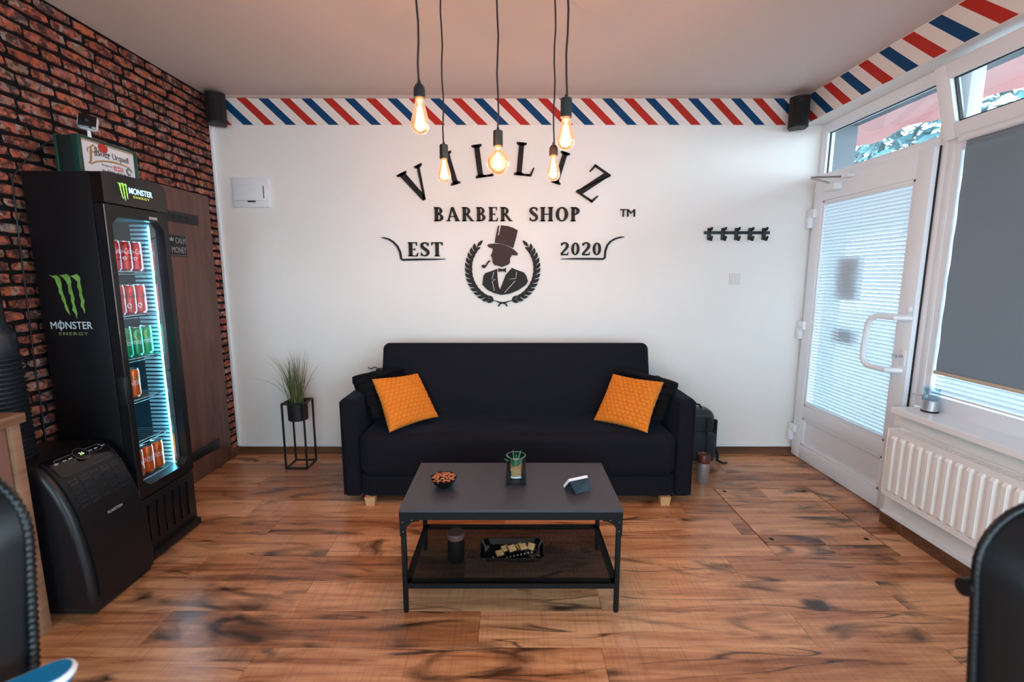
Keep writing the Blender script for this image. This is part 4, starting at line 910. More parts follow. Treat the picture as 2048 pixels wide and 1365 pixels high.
# raised front shield with rounded corners
def fpt(s, y, lift=0.):                        # point on the front curve, s 0 bottom .. 1 top
    q = s*(len(front)-1); i = min(int(q), len(front)-2); k = q-i; a, b = Vector(front[i]), Vector(front[i+1]); p = a.lerp(b, k); d = (b-a).normalized(); return Vector((p.x+d.y*lift, y, p.y-d.x*lift))
def patch(s0, s1, y0, y1, lift, r=0., ns=14, ny=8, th=.006):
    mb = MB(); vs = []; N_ = 0
    for lay in (lift, lift-th):
        for i in range(ns+1):
            s = s0+(s1-s0)*i/ns; e = 0
            d = min(i, ns-i)/ns*(s1-s0)*.7
            if r and d < r: e = r-math.sqrt(max(0, r*r-(r-d)**2))
            for j in range(ny+1): vs.append(fpt(s, (y0+e)+(y1-y0-2*e)*j/ny, lay))
    W_ = ny+1; T = (ns+1)*W_
    fs = [(i*W_+j, i*W_+j+1, (i+1)*W_+j+1, (i+1)*W_+j) for i in range(ns) for j in range(ny)]
    loop = [j for j in range(W_)]+[i*W_+ny for i in range(1, ns+1)]+[ns*W_+j for j in range(ny-1, -1, -1)]+[i*W_ for i in range(ns-1, 0, -1)]
    fs += [(loop[k], loop[k-1], loop[k-1]+T, loop[k]+T) for k in range(len(loop))]
    return mb.add(vs, fs)
part('front_shield', patch(.02, .985, AY0+.028, AY1-.028, .010, .03), 'black_plastic', ac, 50)
part('control_band', patch(.70, .955, AY0+.042, AY1-.042, .013, .02), 'gloss_black', ac, 50)
def loop_on(s0, s1, y0, y1, lift, n=20):
    pts = []; yc = .5*(s1-s0)*.55
    for k in range(n+1): a = -math.pi/2+math.pi*k/n; pts.append(fpt((s0+s1)/2+(s1-s0)/2*math.sin(a), y1-yc+yc*math.cos(a), lift))
    for k in range(n+1): a = math.pi/2+math.pi*k/n; pts.append(fpt((s0+s1)/2+(s1-s0)/2*math.sin(a), y0+yc+yc*math.cos(a), lift))
    return pts+[pts[0]]
part('chrome_ring', MB().tube(loop_on(.82, .885, AY0+.062, AY1-.062, .0145), .0012, 5), 'steel', ac)
yc = (AY0+AY1)/2+.005
cen = fpt(.852, yc, .0135); nrm = (fpt(.852, yc, .03)-cen).normalized(); up_ = (fpt(.88, yc, .0135)-cen).normalized(); ex_ = Vector((0, 1, 0))
Mf = frame(cen, ex_, up_)
dp = part('display_dial', MB().lathe([(0, 0), (.03, 0), (.031, .003), (.026, .005), (0, .005)], n=28).xf(Mf), 'gloss_black', ac)
part('dial_ring', MB().lathe([(.0285, .003), (.031, .003), (.031, .0055), (.0285, .0055)], n=28, close=True).xf(Mf), 'steel', dp)
part('display', MB().rbox(-.014, .014, -.010, .010, .004, .0058, .0008).xf(Mf), 'lcd', dp)
part('digits', fittext('26', .019, .013, .0003).xf(Mf @ Matrix.Translation((-.0095, -.0065, .0062))), 'lcd_digit', dp, None)
for dy in (-.105, -.07, -.045, .045, .07, .105):
    q = fpt(.852, yc+dy, .0135); part('button', MB().rbox(-.008, .008, -.0025, .0025, 0, .0015, .0008).xf(frame(q, ex_, up_)), 'ac_print', ac)
for k in range(5):
    y0 = AY0+.05+k*.0475; 
    for j in range(7):
        s = .50+j*.026; a = fpt(s, 0, .0125); b = fpt(s+.013, 0, .0135); c = fpt(s+.013, 0, .009); d = fpt(s, 0, .009)
        if k == 2 and j % 2: continue
        mb = MB().add([(p.x, yy, p.z) for yy in (y0, y0+.04) for p in (a, b, c, d)], [(0, 1, 5, 4), (1, 2, 6, 5), (3, 0, 4, 7), (0, 3, 2, 1), (4, 5, 6, 7)])
        part('louvre', mb, 'ac_vent', ac, None)
q = fpt(.42, yc-.03, .0106); part('lettering', fittext('KLARSTEIN', .072, .012, .0003, off=.01).xf(frame(q, (0, 1, 0), fpt(.46, yc-.03, .0106)-q)), 'ac_print', ac, None)
part('base', MB().rbox(-2.08, -1.71, AY0+.02, AY1-.02, .008, .035, .004), 'black_rubber', ac)
for x in (-2.04, -1.75):
    for y in (AY0+.04, AY1-.04): part('caster', MB().cyl((x, y-.008, .012), (x, y+.008, .012), .012, n=12), 'black_rubber', ac)
hs = thing('exhaust_hose', 'thick ribbed black exhaust hose rising behind the wooden counter', 'hose', (-2.03, -1.655, .646))
prof = [(.0, 0)]
z = .0
while z < .41: prof += [(.082, z), (.088, z+.004), (.088, z+.009), (.082, z+.013), (.079, z+.015)]; z += .0185
part('ribbed_tube', MB().lathe(prof+[(.08, .415), (0, .415)], (-2.046, -1.655, .6485), 32), 'hose_plastic', hs, 40)
part('adapter', MB().lathe([(0, .41), (.084, .41), (.086, .42), (.086, .51), (.08, .525), (.066, .545), (.062, .57), (.06, .9), (0, .9)], (-2.05, -1.66, .646), 32), 'hose_plastic', hs, 40)

# ------------------------------------------------------------------ wooden counter at the left edge
ct = thing('wooden_counter', 'brown wooden counter with thick top at the left edge', 'counter', (-1.98, -2.6, 0))
part('worktop', MB().rbox(-2.13, -1.80, -3.5, -1.785, .85, .886, .003), 'counter_wood', ct)
part('end_panel', MB().rbox(-2.13, -1.822, -1.825, -1.79, 0, .85, .002), 'counter_wood', ct); part('end_panel', MB().rbox(-2.13, -1.822, -3.49, -3.455, 0, .85, .002), 'counter_wood', ct)
part('carcass', MB().box(-2.12, -1.855, -3.455, -1.825, .06, .85), 'counter_front', ct, None)
for i in range(3):
    y1 = -1.83-i*.54; cdn = part('cabinet_front', MB().rbox(-1.852, -1.834, y1-.532, y1, .08, .842, .002), 'counter_front', ct)
    part('handle', MB().cyl((-1.826, y1-.33, .78), (-1.826, y1-.2, .78), .005, n=8).cyl((-1.836, y1-.32, .78), (-1.826, y1-.32, .78), .004, n=6).cyl((-1.836, y1-.21, .78), (-1.826, y1-.21, .78), .004, n=6), 'black_metal', cdn)

# ------------------------------------------------------------------ sofa
def softbox(x0, x1, y0, y1, z0, z1, r, fn=None, n=(10, 6, 6), k=4):
    c = ((x0+x1)/2, (y0+y1)/2, (z0+z1)/2); h = ((x1-x0)/2, (y1-y0)/2, (z1-z0)/2); cs = []
    for i in range(3):
        rr = min(r, h[i]*.98); a = [-h[i]+rr*j/k for j in range(k)]; m = [-(h[i]-rr)+2*(h[i]-rr)*j/n[i] for j in range(n[i]+1)]; cs.append(a+m+[-q for q in a[::-1]])
    bm = bmesh.new(); cache = {}
    def V(p):
        key = tuple(round(q, 6) for q in p)
        if key not in cache:
            q = Vector(p); inn = Vector([max(-(h[i]-min(r, h[i]*.98)), min(h[i]-min(r, h[i]*.98), q[i])) for i in range(3)]); d = q-inn; nr = d.normalized() if d.length > 1e-9 else Vector((0, 0, 1))
            w = inn+nr*min(r, d.length if d.length < r else r) if d.length > 1e-9 else q
            w = Vector((w.x+c[0], w.y+c[1], w.z+c[2]))
            if fn: w = fn(w, nr)
            cache[key] = bm.verts.new(w)
        return cache[key]
    for ax in range(3):
        u, v = [i for i in range(3) if i != ax]
        for sgn in (-1, 1):
            for i in range(len(cs[u])-1):
                for j in range(len(cs[v])-1):
                    q = []
                    for a, b in ((i, j), (i+1, j), (i+1, j+1), (i, j+1)):
                        p = [0, 0, 0]; p[ax] = sgn*h[ax]; p[u] = cs[u][a]; p[v] = cs[v][b]; q.append(V(p))
                    try: bm.faces.new(q)
                    except ValueError: pass
    bmesh.ops.recalc_face_normals(bm, faces=bm.faces[:])
    return MB().bm(bm)
sf = thing('sofa', 'long black velvet sofa with box arms against the back wall', 'sofa', (.03, -.45, 0))
def seat_fn(p, nr):
    d = 0
    for tx in (-.55, .03, .62):
        for ty in (-.6,): d += .012*math.exp(-((p.x-tx)**2+(p.y-ty)**2)/.006)
    return Vector((p.x, p.y, p.z-(d if nr.z > .5 else 0)-(.006*math.sin(p.x*7) if nr.z > .5 else 0)))
part('seat', softbox(-.918, .988, -.825, -.36, .185, .452, .06, seat_fn, (48, 14, 6)), 'sofa_velvet', sf, 60)
Mb = Matrix.Translation((.025, -.40, .40)) @ Matrix.Rotation(R(-13), 4, 'X')
def back_fn(p, nr):
    d = 0
    if nr.y < -.5:
        for tx in (-.55, -.1, .35): d += .016*math.exp(-((p.x-tx)**2+(p.z-.33)**2)/.005)
    return Mb @ Vector((p.x*(1-.02*p.z), p.y+d, p.z))
part('backrest', softbox(-.925, .925, -.05, .11, 0, .535, .045, back_fn, (46, 4, 16)), 'sofa_velvet', sf, 60)
for x0, x1 in ((-1.027, -.92), (.99, 1.094)):
    part('armrest', softbox(x0, x1, -.80, -.12, .045, .658, .026, None, (3, 8, 8)), 'sofa_velvet', sf, 60)
    part('piping', MB().tube([(x0+.006, -.797, .06), (x0+.006, -.797, .645), (x1-.006, -.797, .645), (x1-.006, -.797, .06)], .003, 6), 'sofa_velvet', sf)
part('base', MB().rbox(-.915, .985, -.79, -.14, .052, .19, .008), 'sofa_velvet', sf)
part('front_panel', MB().rbox(-.875, .95, -.802, -.785, .055, .182, .004), 'sofa_velvet', sf)
part('seam_trim', MB().box(-.8785, -.8765, -.803, -.79, .06, .175).box(.951, .953, -.803, -.79, .06, .175), 'black_metal', sf, None)
for x in (-.862, .931):
    for y in (-.8, -.2):
        part('leg', MB().add([(x-.032, y-.022, .055), (x+.032, y-.022, .055), (x+.032, y+.03, .055), (x-.032, y+.03, .055), (x-.026, y-.018, 0), (x+.026, y-.018, 0), (x+.026, y+.024, 0), (x-.026, y+.024, 0)], [(0, 1, 2, 3), (7, 6, 5, 4), (0, 4, 5, 1), (1, 5, 6, 2), (2, 6, 7, 3), (3, 7, 4, 0)]), 'leg_wood', sf, None)

# ------------------------------------------------------------------ cushions
def hexh(x, y, s):                             # raised hexagonal cells
    best = 9; sy = s*.82
    r = round(y/sy)
    for k in (r-1, r, r+1):
        ox = s/2 if k % 2 else 0; c = round((x-ox)/s)*s+ox; dx, dy = abs(x-c)/s, abs(y-k*sy)/s
        best = min(best, max(dx*1.0, dx*.5+dy*.92))
    e = max(0., min(1., (.5-best)/.16)); return e*e*(3-2*e)
def pillow(bl_, br_, tr_, tl_, T, disp, n, rnd=0.):
    nrm = ((br_-bl_).cross(tl_-bl_)).normalized()
    if nrm.y > 0: nrm = -nrm
    mb = MB()
    for side in (1, -1):
        vs = []
        for i in range(n+1):
            for j in range(n+1):
                u, v = j/n, i/n; a, b = 2*u-1, 2*v-1
                uu = .5+(u-.5)*(1-(.07 if not rnd else 0)*(1-b*b)-rnd*(a*b)**4); vv = .5+(v-.5)*(1-(.07 if not rnd else 0)*(1-a*a)-rnd*(a*b)**4)
                p = bl_.lerp(br_, uu).lerp(tl_.lerp(tr_, uu), vv); e = max(0, (1-a*a)*(1-b*b))**.42
                p = p+nrm*side*(T*e+disp(u, v)*min(1, e*3))
                vs.append(p)
        fs = [(i*(n+1)+j, i*(n+1)+j+1, (i+1)*(n+1)+j+1, (i+1)*(n+1)+j) for i in range(n) for j in range(n)]
        mb.add(vs, fs if side > 0 else [f[::-1] for f in fs])
    bm = bmesh.new(); me = mb.mesh('tmp'); bm.from_mesh(me); bmesh.ops.remove_doubles(bm, verts=bm.verts[:], dist=.0004); bmesh.ops.recalc_face_normals(bm, faces=bm.faces[:]); bpy.data.meshes.remove(me)
    if bm.calc_volume(signed=True) < 0: bmesh.ops.reverse_faces(bm, faces=bm.faces[:])
    return MB().bm(bm)
hx_ = lambda u, v: .0085*hexh(u*.36, v*.36, .034)
def wr_(k): return lambda u, v: hx_(u, v)+.006*math.sin(v*6+k)*math.sin(u*5+k)
oz = lambda u, v, z: on(u, v, 'z', z); oy = lambda u, v, y: on(u, v, 'y', y)
OL = (oz(779, 866, .464), oz(877, 834, .468), oy(835, 747, -.425), oy(744, 759, -.63)); OR = (oz(1187, 841, .468), oz(1295, 867, .464), oy(1328, 765, -.65), oy(1226, 748, -.455))
single('orange_cushion', pillow(*OL, .045, wr_(1), 110), 'orange_velvet', 'orange velvet honeycomb quilted cushion at the left end of the sofa', 'cushion', 'orange quilted cushions', 60, oz(815, 850, .455))
single('orange_cushion', pillow(*OR, .045, wr_(3), 110), 'orange_velvet', 'orange velvet honeycomb quilted cushion at the right end of the sofa', 'cushion', 'orange quilted cushions', 60, oz(1240, 855, .455))
def furd(k): return lambda u, v: .016*abs(math.sin(v*math.pi*6+.5*math.sin(u*9+k)))**.6+.006*math.sin(u*37+v*11*k)*math.sin(v*41+u*5)
def squash(mb, oc, side):                      # soft filling gives way to the cushion in front, the backrest, arm and seat
    bl_, br_, tr_, tl_ = oc; ex, ey = br_-bl_, tl_-bl_; n = ex.cross(ey).normalized(); n = n if n.y < 0 else -n
    bo = Mb @ Vector((0, -.05, 0)); bn = (Mb.to_3x3() @ Vector((0, -1, 0))).normalized(); o = []
    for q in mb.v:
        q = Vector(q); d = (q-bl_).dot(n); r_ = q-bl_
        den = ex.dot(ex)*ey.dot(ey)-ex.dot(ey)**2; u = (r_.dot(ex)*ey.dot(ey)-r_.dot(ey)*ex.dot(ey))/den; v = (r_.dot(ey)*ex.dot(ex)-r_.dot(ex)*ex.dot(ey))/den
        if -.04 < u < 1.04 and -.04 < v < 1.04:
            a, b = 2*u-1, 2*v-1; lim = -(.045*max(0, (1-a*a)*(1-b*b))**.42+.03)
            if d > lim: q = q+n*(lim-d)*1.0
        e = (q-bo).dot(bn)
        if e < .006: q = q+bn*(.006-e)
        if side < 0 and q.x < -.912 and q.z < .666: q.x, q.z = (-.912, q.z) if q.z < .63 else (q.x, .666)
        if side > 0 and q.x > .982 and q.z < .666: q.x, q.z = (.982, q.z) if q.z < .63 else (q.x, .666)
        q.z = max(q.z, .459); o.append(tuple(q))
    mb.v = o; return mb
single('fur_cushion', squash(pillow(Vector((-.85, -.70, .485)), Vector((-.62, -.47, .485)), oy(822, 736, -.415), oy(698, 752, -.58), .05, furd(1), 80, .07), OL, -1), 'fur', 'black ribbed faux fur cushion behind the left orange cushion', 'cushion', 'black fur cushions', 60, Vector((-.75, -.58, .46)))
single('fur_cushion', squash(pillow(Vector((.68, -.50, .485)), Vector((.91, -.73, .485)), oy(1362, 765, -.62), oy(1236, 734, -.44), .05, furd(2), 80, .07), OR, 1), 'fur', 'black ribbed faux fur cushion behind the right orange cushion', 'cushion', 'black fur cushions', 60, Vector((.8, -.62, .46)))

# ------------------------------------------------------------------ plant stand and grass
st = thing('plant_stand', 'tall square black metal plant stand left of the sofa', 'plant stand', (-1.556, -.212, 0))
sx0, sx1, sy0_, sy1_, sh_ = -1.632, -1.48, -.288, -.136, .487; b = .0055
for x in (sx0, sx1):
    for y in (sy0_, sy1_): part('leg', MB().box(x-b, x+b, y-b, y+b, 0, sh_), 'black_metal', st, None)
for z in (b, sh_-b):
    for y in (sy0_, sy1_): part('rail', MB().box(sx0, sx1, y-b, y+b, z-b, z+b), 'black_metal', st, None)
    for x in (sx0, sx1): part('rail', MB().box(x-b, x+b, sy0_, sy1_, z-b, z+b), 'black_metal', st, None)
gp = thing('potted_grass', 'tall green ornamental grass in a round black pot', 'plant', (-1.556, -.212, .348))
part('pot', MB().lathe([(0, 0), (.064, 0), (.067, .004), (.070, .135), (.066, .135), (.063, .11), (0, .11)], (-1.556, -.212, .348), 28), 'pot', gp)
part('pot_rim', MB().lathe([(.069, .130), (.0748, .131), (.0748, .136), (.069, .137)], (-1.556, -.212, .348), 28, True), 'pot', gp)
rr = random.Random(11); gm = MB()
for i in range(190):
    a = rr.uniform(0, 2*math.pi); r0 = .045*math.sqrt(rr.random()); L = rr.uniform(.17, .42); lean = rr.gauss(0, .22)+.03; aa = a if rr.random() < .6 else rr.uniform(0, 6.28)
    if rr.random() < .3: L *= 1.1; aa = math.pi+rr.gauss(0, .4); lean = rr.uniform(.1, .3)
    b0 = Vector((-1.556+r0*math.cos(a), -.212+r0*math.sin(a), .455)); dr = Vector((math.cos(aa), math.sin(aa)*.7, 0)); w = rr.uniform(.0016, .0034); n = 6; vs = []; cu = rr.uniform(0, .5)*abs(lean)*2
    sd = Vector((-dr.y, dr.x, 0)); sd = (sd+Vector((rr.uniform(-1, 1), 0, 0))).normalized()
    for k in range(n+1):
        t_ = k/n; p = b0+Vector((0, 0, L*t_*(1-.25*abs(lean)*t_-.5*cu*t_*t_*t_)))+dr*(L*lean*t_+L*(cu*1.3)*t_**3); p.y = min(p.y, -.015); ww = w*(1-t_)**.6
        vs += [p-sd*ww, p+sd*ww]
    gm.add(vs, [(2*k, 2*k+1, 2*k+3, 2*k+2) for k in range(n)])
for px_, pts_ in enumerate((((598, 806), (570, 740), (548, 713), (531, 712)), ((600, 806), (625, 745), (634, 722), (655, 727)), ((596, 806), (590, 730), (583, 705), (575, 700)), ((602, 806), (603, 730), (608, 705), (613, 694)), ((604, 806), (612, 730), (618, 712), (616, 706)))):
    q = [on(u, v, 'y', -.2) for u, v in pts_]; cc = []
    for k in range(9):
        t_ = k/8; cc.append((1-t_)**3*q[0]+3*t_*(1-t_)**2*q[1]+3*t_*t_*(1-t_)*q[2]+t_**3*q[3])
    vs = []
    for k, p in enumerate(cc): vs += [p-Vector((.0018*(1-k/9), 0, 0)), p+Vector((.0018*(1-k/9), 0, 0))]
    gm.add(vs, [(2*k, 2*k+1, 2*k+3, 2*k+2) for k in range(8)])
o = part('grass_blades', gm, 'grass', gp, 60); o['kind'] = 'stuff'

# ------------------------------------------------------------------ backpack and flask
bp_ = thing('backpack', 'dark teal backpack leaning on the wall behind the right end of the sofa', 'backpack', (1.36, -.13, 0))
def bpf(p, nr): k = p.z/.42; return Vector((1.355+(p.x-1.355)*(1-.16*max(0, k-.6)/.4), p.y+.01, p.z))
part('body', softbox(1.19, 1.518, -.20, -.03, .012, .405, .06, bpf, (6, 5, 8)), 'backpack_cloth', bp_, 60)
part('front_pocket', softbox(1.22, 1.485, -.245, -.19, .03, .25, .025, None, (6, 3, 6)), 'backpack_cloth', bp_, 60)
part('upper_pocket', softbox(1.24, 1.465, -.222, -.19, .265, .375, .02, None, (6, 3, 4)), 'backpack_cloth', bp_, 60)
part('side_strip', MB().rbox(1.487, 1.503, -.21, -.18, .05, .34, .004), 'strap_black', bp_); part('side_strip', MB().rbox(1.405, 1.42, -.25, -.235, .04, .37, .004), 'strap_black', bp_)
part('haul_loop', MB().tube([(1.31, -.12, .40), (1.325, -.12, .428), (1.36, -.12, .438), (1.40, -.12, .43), (1.415, -.12, .40)], .008, 8), 'strap_black', bp_)
part('buckle', MB().rbox(1.514, 1.534, -.13, -.09, .225, .255, .004), 'strap_black', bp_)
part('shoulder_strap', MB().tube([(1.50, -.14, .10), (1.525, -.16, .10), (1.535, -.17, .06), (1.53, -.18, .02), (1.56, -.2, .008), (1.60, -.19, .006)], [.01, .011, .011, .012, .007, .005], 8), 'strap_black', bp_)
fk = thing('steel_flask', 'steel thermos flask with brown lid on the floor right of the sofa', 'flask', (1.292, -.49, 0))
part('body', MB().lathe([(0, 0), (.039, 0), (.041, .003), (.042, .14), (.0, .14)], (1.292, -.49, 0), 32), 'brushed', fk)
part('lid', MB().lathe([(0, .14), (.0425, .14), (.0435, .15), (.0435, .19), (.041, .196), (.036, .196), (.034, .19), (0, .189)], (1.292, -.49, 0), 32), 'cap_brown', fk)

# ------------------------------------------------------------------ coffee table
TY0, TY1, TX0, TX1 = -1.711, -1.251, -.454, .446
tb = thing('coffee_table', 'black metal coffee table with mesh lower shelf in front of the sofa', 'table', (-.004, -1.48, 0))
part('tabletop', MB().rbox(TX0, TX1, TY0, TY1, .448, .46, .0012, 1), 'table_top', tb, None)
ap = MB(); ap.box(TX0+.001, TX1-.001, TY0+.001, TY0+.005, .415, .449).box(TX0+.001, TX1-.001, TY1-.005, TY1-.001, .415, .449).box(TX0+.001, TX0+.005, TY0, TY1, .415, .449).box(TX1-.005, TX1-.001, TY0, TY1, .415, .449)
part('apron', ap, 'table_metal', tb, None)
for sx_ in (0, 1):
    for sy_ in (0, 1):
        x = TX0+.003 if sx_ == 0 else TX1-.003; y = TY0+.003 if sy_ == 0 else TY1-.003; dx = 1 if sx_ == 0 else -1; dy = 1 if sy_ == 0 else -1
        X = lambda a, b_: (min(x+dx*a, x+dx*b_), max(x+dx*a, x+dx*b_)); Y = lambda a, b_: (min(y+dy*a, y+dy*b_), max(y+dy*a, y+dy*b_))
        part('leg', MB().rbox(*X(.001, .021), *Y(.001, .021), .004, .448, .004), 'table_metal', tb)
        part('foot_cap', MB().cyl((x+dx*.011, y+dy*.011, 0), (x+dx*.011, y+dy*.011, .006), .010, n=12), 'black_rubber', tb)
        gs = [(0, .42), (.078, .42), (.078, .409)]+[(.07-.048*math.sin(R(q)), .361+.048*math.cos(R(q))) for q in range(0, 91, 15)]+[(.022, .345), (0, .345)]
        g1 = MB().prism([(x+dx*p[0], p[1]) for p in gs], 'y', y-dy*.0015, y+dy*.002); gp_ = part('corner_bracket', g1, 'table_metal', tb, None)
        for q in ((.012, .405), (.048, .414), (.012, .365)): part('rivet', MB().lathe([(0, 0), (.0022, 0), (.0016, .0012), (0, .0015)], n=8).xf(Matrix.Translation((x+dx*q[0], y-dy*.0014, q[1])) @ Matrix.Rotation(R(90 if sy_ == 0 else -90), 4, 'X')), 'steel', gp_)
        g2 = MB().prism([(y+dy*p[0], p[1]) for p in gs], 'x', x-dx*.0015, x+dx*.002); part('corner_bracket', g2, 'table_metal', tb, None)
s = MB(); X0, X1, Y0, Y1 = TX0+.008, TX1-.008, TY0+.008, TY1-.008
for q in ((X0, X1, Y0, Y0+.004, .108, .135), (X0, X1, Y1-.004, Y1, .108, .135), (X0, X0+.004, Y0, Y1, .108, .135), (X1-.004, X1, Y0, Y1, .108, .135), (X0, X1, Y0, Y0+.03, .132, .135), (X0, X1, Y1-.03, Y1, .132, .135), (X0, X0+.03, Y0, Y1, .132, .135), (X1-.03, X1, Y0, Y1, .132, .135)): s.box(*q)
part('shelf_frame', s, 'table_metal', tb, None)
ms = MB(); mx0, mx1, my0, my1 = X0+.025, X1-.025, Y0+.025, Y1-.025; k_ = .62; pit = .0135
for sg in (1, -1):
    c = -2.
    while c < 3.:
        pts = []
        for x in (mx0, mx1):
            y = my0+(c+sg*(x-mx0))*k_
            if my0 <= y <= my1: pts.append((x, y))
        for y in (my0, my1):
            x = mx0+sg*((y-my0)/k_-c)
            if mx0 < x < mx1: pts.append((x, y))
        if len(pts) >= 2 and math.hypot(pts[0][0]-pts[1][0], pts[0][1]-pts[1][1]) > .004:
            a, b_ = Vector((*pts[0], 0)), Vector((*pts[1], 0)); d = (b_-a).normalized(); nn = Vector((-d.y, d.x, 0))*.0008
            zz = .1305+.0004*sg
            ms.add([a-nn+Vector((0, 0, zz-.001)), a+nn+Vector((0, 0, zz-.001)), b_+nn+Vector((0, 0, zz-.001)), b_-nn+Vector((0, 0, zz-.001)), a-nn+Vector((0, 0, zz+.0008)), a+nn+Vector((0, 0, zz+.0008)), b_+nn+Vector((0, 0, zz+.0008)), b_-nn+Vector((0, 0, zz+.0008))], [(0, 1, 2, 3), (7, 6, 5, 4), (0, 4, 5, 1), (1, 5, 6, 2), (2, 6, 7, 3), (3, 7, 4, 0)])
        c += pit
o = part('mesh_panel', ms, 'table_metal', tb, None); o['kind'] = 'stuff'

# things on the table top
bc = Vector((-.302, -1.505, .46))
bw = thing('snack_bowl', 'small round black bowl of almonds on the coffee table', 'bowl', bc)
part('bowl_shell', MB().lathe([(0, 0), (.026, 0), (.03, .002), (.047, .02), (.057, .042), (.0585, .044), (.0555, .043), (.045, .022), (.028, .006), (0, .005)], bc, 36), 'gloss_black', bw)
am = MB(); vs = []; n_, m_ = 8, 5
for i in range(m_+1):
    t_ = i/m_; r_ = math.sin(math.pi*min(.999, max(.001, t_)))**.7*(1-.35*t_)
    for k in range(n_): a = 2*math.pi*k/n_; vs.append((-.0105+.021*t_, .0068*r_*math.cos(a), .0042*r_*math.sin(a)))
am.add(vs, [(i*n_+k, i*n_+(k+1) % n_, (i+1)*n_+(k+1) % n_, (i+1)*n_+k) for i in range(m_) for k in range(n_)]); ame = am.mesh('almond'); rr = random.Random(5)
ac_, spots = 0, []
for ring_, cnt in ((0, 1), (.014, 6), (.027, 12), (.040, 17), (.048, 12)):
    for k in range(cnt): spots.append((ring_*math.cos(2*math.pi*(k+rr.random()*.6)/cnt), ring_*math.sin(2*math.pi*(k+rr.random()*.6)/cnt), ring_))
for (x, y, q) in spots:
    o = link('almond', ame, 'almond', None, 60); o.location = bc+Vector((x, y, .051-.010*(q/.048)**2+rr.uniform(-.002, .002))); o.rotation_euler = (rr.uniform(-.5, .5), rr.uniform(-.35, .35), rr.uniform(0, 6.28))
    tag(o, 'brown almond in the black bowl on the coffee table', 'almond', 'almonds in the bowl')
pc_ = Vector((.018, -1.462, .46))
ps = thing('planter_stand', 'low black cross stand holding the glass planter on the coffee table', 'stand', pc_)
for a in (45, 135, 225, 315): 
    d = Vector((math.cos(R(a)), math.sin(R(a)), 0)); part('post', MB().rbox(-.005, .005, -.005, .005, 0, .062, .001).xf(Matrix.Translation(pc_+d*.052) @ Matrix.Rotation(R(a), 4, 'Z')), 'black_metal', ps)
part('cross_bar', MB().rbox(-.05, .05, -.005, .005, .016, .026, .001).xf(Matrix.Translation(pc_) @ Matrix.Rotation(R(45), 4, 'Z')), 'black_metal', ps); part('cross_bar', MB().rbox(-.05, .05, -.005, .005, .016, .026, .001).xf(Matrix.Translation(pc_) @ Matrix.Rotation(R(135), 4, 'Z')), 'black_metal', ps)
gl_ = thing('glass_planter', 'clear glass of tan pebbles with a green succulent on the coffee table', 'planter', pc_+Vector((0, 0, .026)))
gb = pc_+Vector((0, 0, .026))
part('glass_wall', MB().lathe([(.0, 0), (.040, 0), (.043, .004), (.0435, .10), (.0425, .1005), (.041, .10), (.0405, .008), (0, .006)], gb, 32), 'clear_glass', gl_)
part('glass_rim', MB().lathe([(.0412, .0985), (.0437, .0985), (.0437, .1010), (.0412, .1010)], gb, 32, True), 'can_metal', gl_)
part('white_base', MB().lathe([(0, .007), (.039, .007), (.039, .014), (0, .014)], gb, 24), 'card', gl_)
rr = random.Random(3); pb_ = MB(); ico = bmesh.new(); bmesh.ops.create_icosphere(ico, subdivisions=1, radius=1); ico.verts.index_update(); iv = [v.co.copy() for v in ico.verts]; if_ = [[v.index for v in f.verts] for f in ico.faces]; ico.free()
for i in range(620):
    a = rr.uniform(0, 6.283); r_ = .0365 if i % 3 else .036*math.sqrt(rr.random()); z = rr.uniform(.017, .052) if i % 3 else rr.uniform(.046, .055); s_ = rr.uniform(.0022, .0036); c = gb+Vector((r_*math.cos(a), r_*math.sin(a), z)); pb_.add([c+Vector((v.x*s_, v.y*s_, v.z*s_*.8)) for v in iv], if_)
o = part('pebbles', pb_, 'pebble', gl_, 60); o['kind'] = 'stuff'
part('pebble_core', MB().lathe([(0, .014), (.034, .014), (.034, .048), (0, .051)], gb, 20), 'pebble', gl_)
for i in range(13):
    a = i*2.4; ln_ = .038+.034*rr.random() if i > 2 else .072; out = .25+.65*(i/13) if i > 2 else .12; d = Vector((math.cos(a)*out, math.sin(a)*out, 1)).normalized(); sd = d.cross(Vector((math.cos(a+1.57), math.sin(a+1.57), 0))).normalized(); b0 = gb+Vector((math.cos(a)*.008, math.sin(a)*.008, .05)); mb = MB(); pts = [b0+d*ln_*t_+Vector((math.cos(a), math.sin(a), 0))*.016*out*t_*t_ for t_ in (0, .25, .5, .75, 1)]; mb.tube(pts, [.0045, .0058, .0048, .003, .0006], 7); part('leaf', mb, 'succulent', gl_, 60)
# business card stand
R0, R1 = on(1139, 966, 'z', .506), on(1176, 958, 'z', .506); F0, F1 = on(1152, 990, 'z', .462), on(1185, 979, 'z', .462); K0 = on(1131, 981, 'z', .462)+Vector((-.004, .012, 0)); K1 = K0+(F1-F0)
def plate(a, b, c, d, th):
    n = (b-a).cross(d-a).normalized()*th; return MB().add([a, b, c, d, a+n, b+n, c+n, d+n], [(0, 3, 2, 1), (4, 5, 6, 7), (0, 1, 5, 4), (1, 2, 6, 5), (2, 3, 7, 6), (3, 0, 4, 7)])
ch_ = thing('card_holder', 'small smoked plastic card holder on the right of the coffee table', 'card holder', (F0+K1)/2)
part('front_leg', plate(F0, F1, R1, R0, .0025), 'smoked', ch_, None); part('back_plate', plate(R0, R1, K1, K0, .0025), 'smoked', ch_, None)
lp = [K0, K1, K1+(K1-R1).cross(F1-F0).normalized()*-.0]; dn = (K0-R0).normalized(); pn = (R1-R0).cross(dn).normalized(); pn = pn if pn.z > 0 else -pn
part('card_lip', plate(K0, K1, K1+pn*.018, K0+pn*.018, .0025), 'smoked', ch_, None)
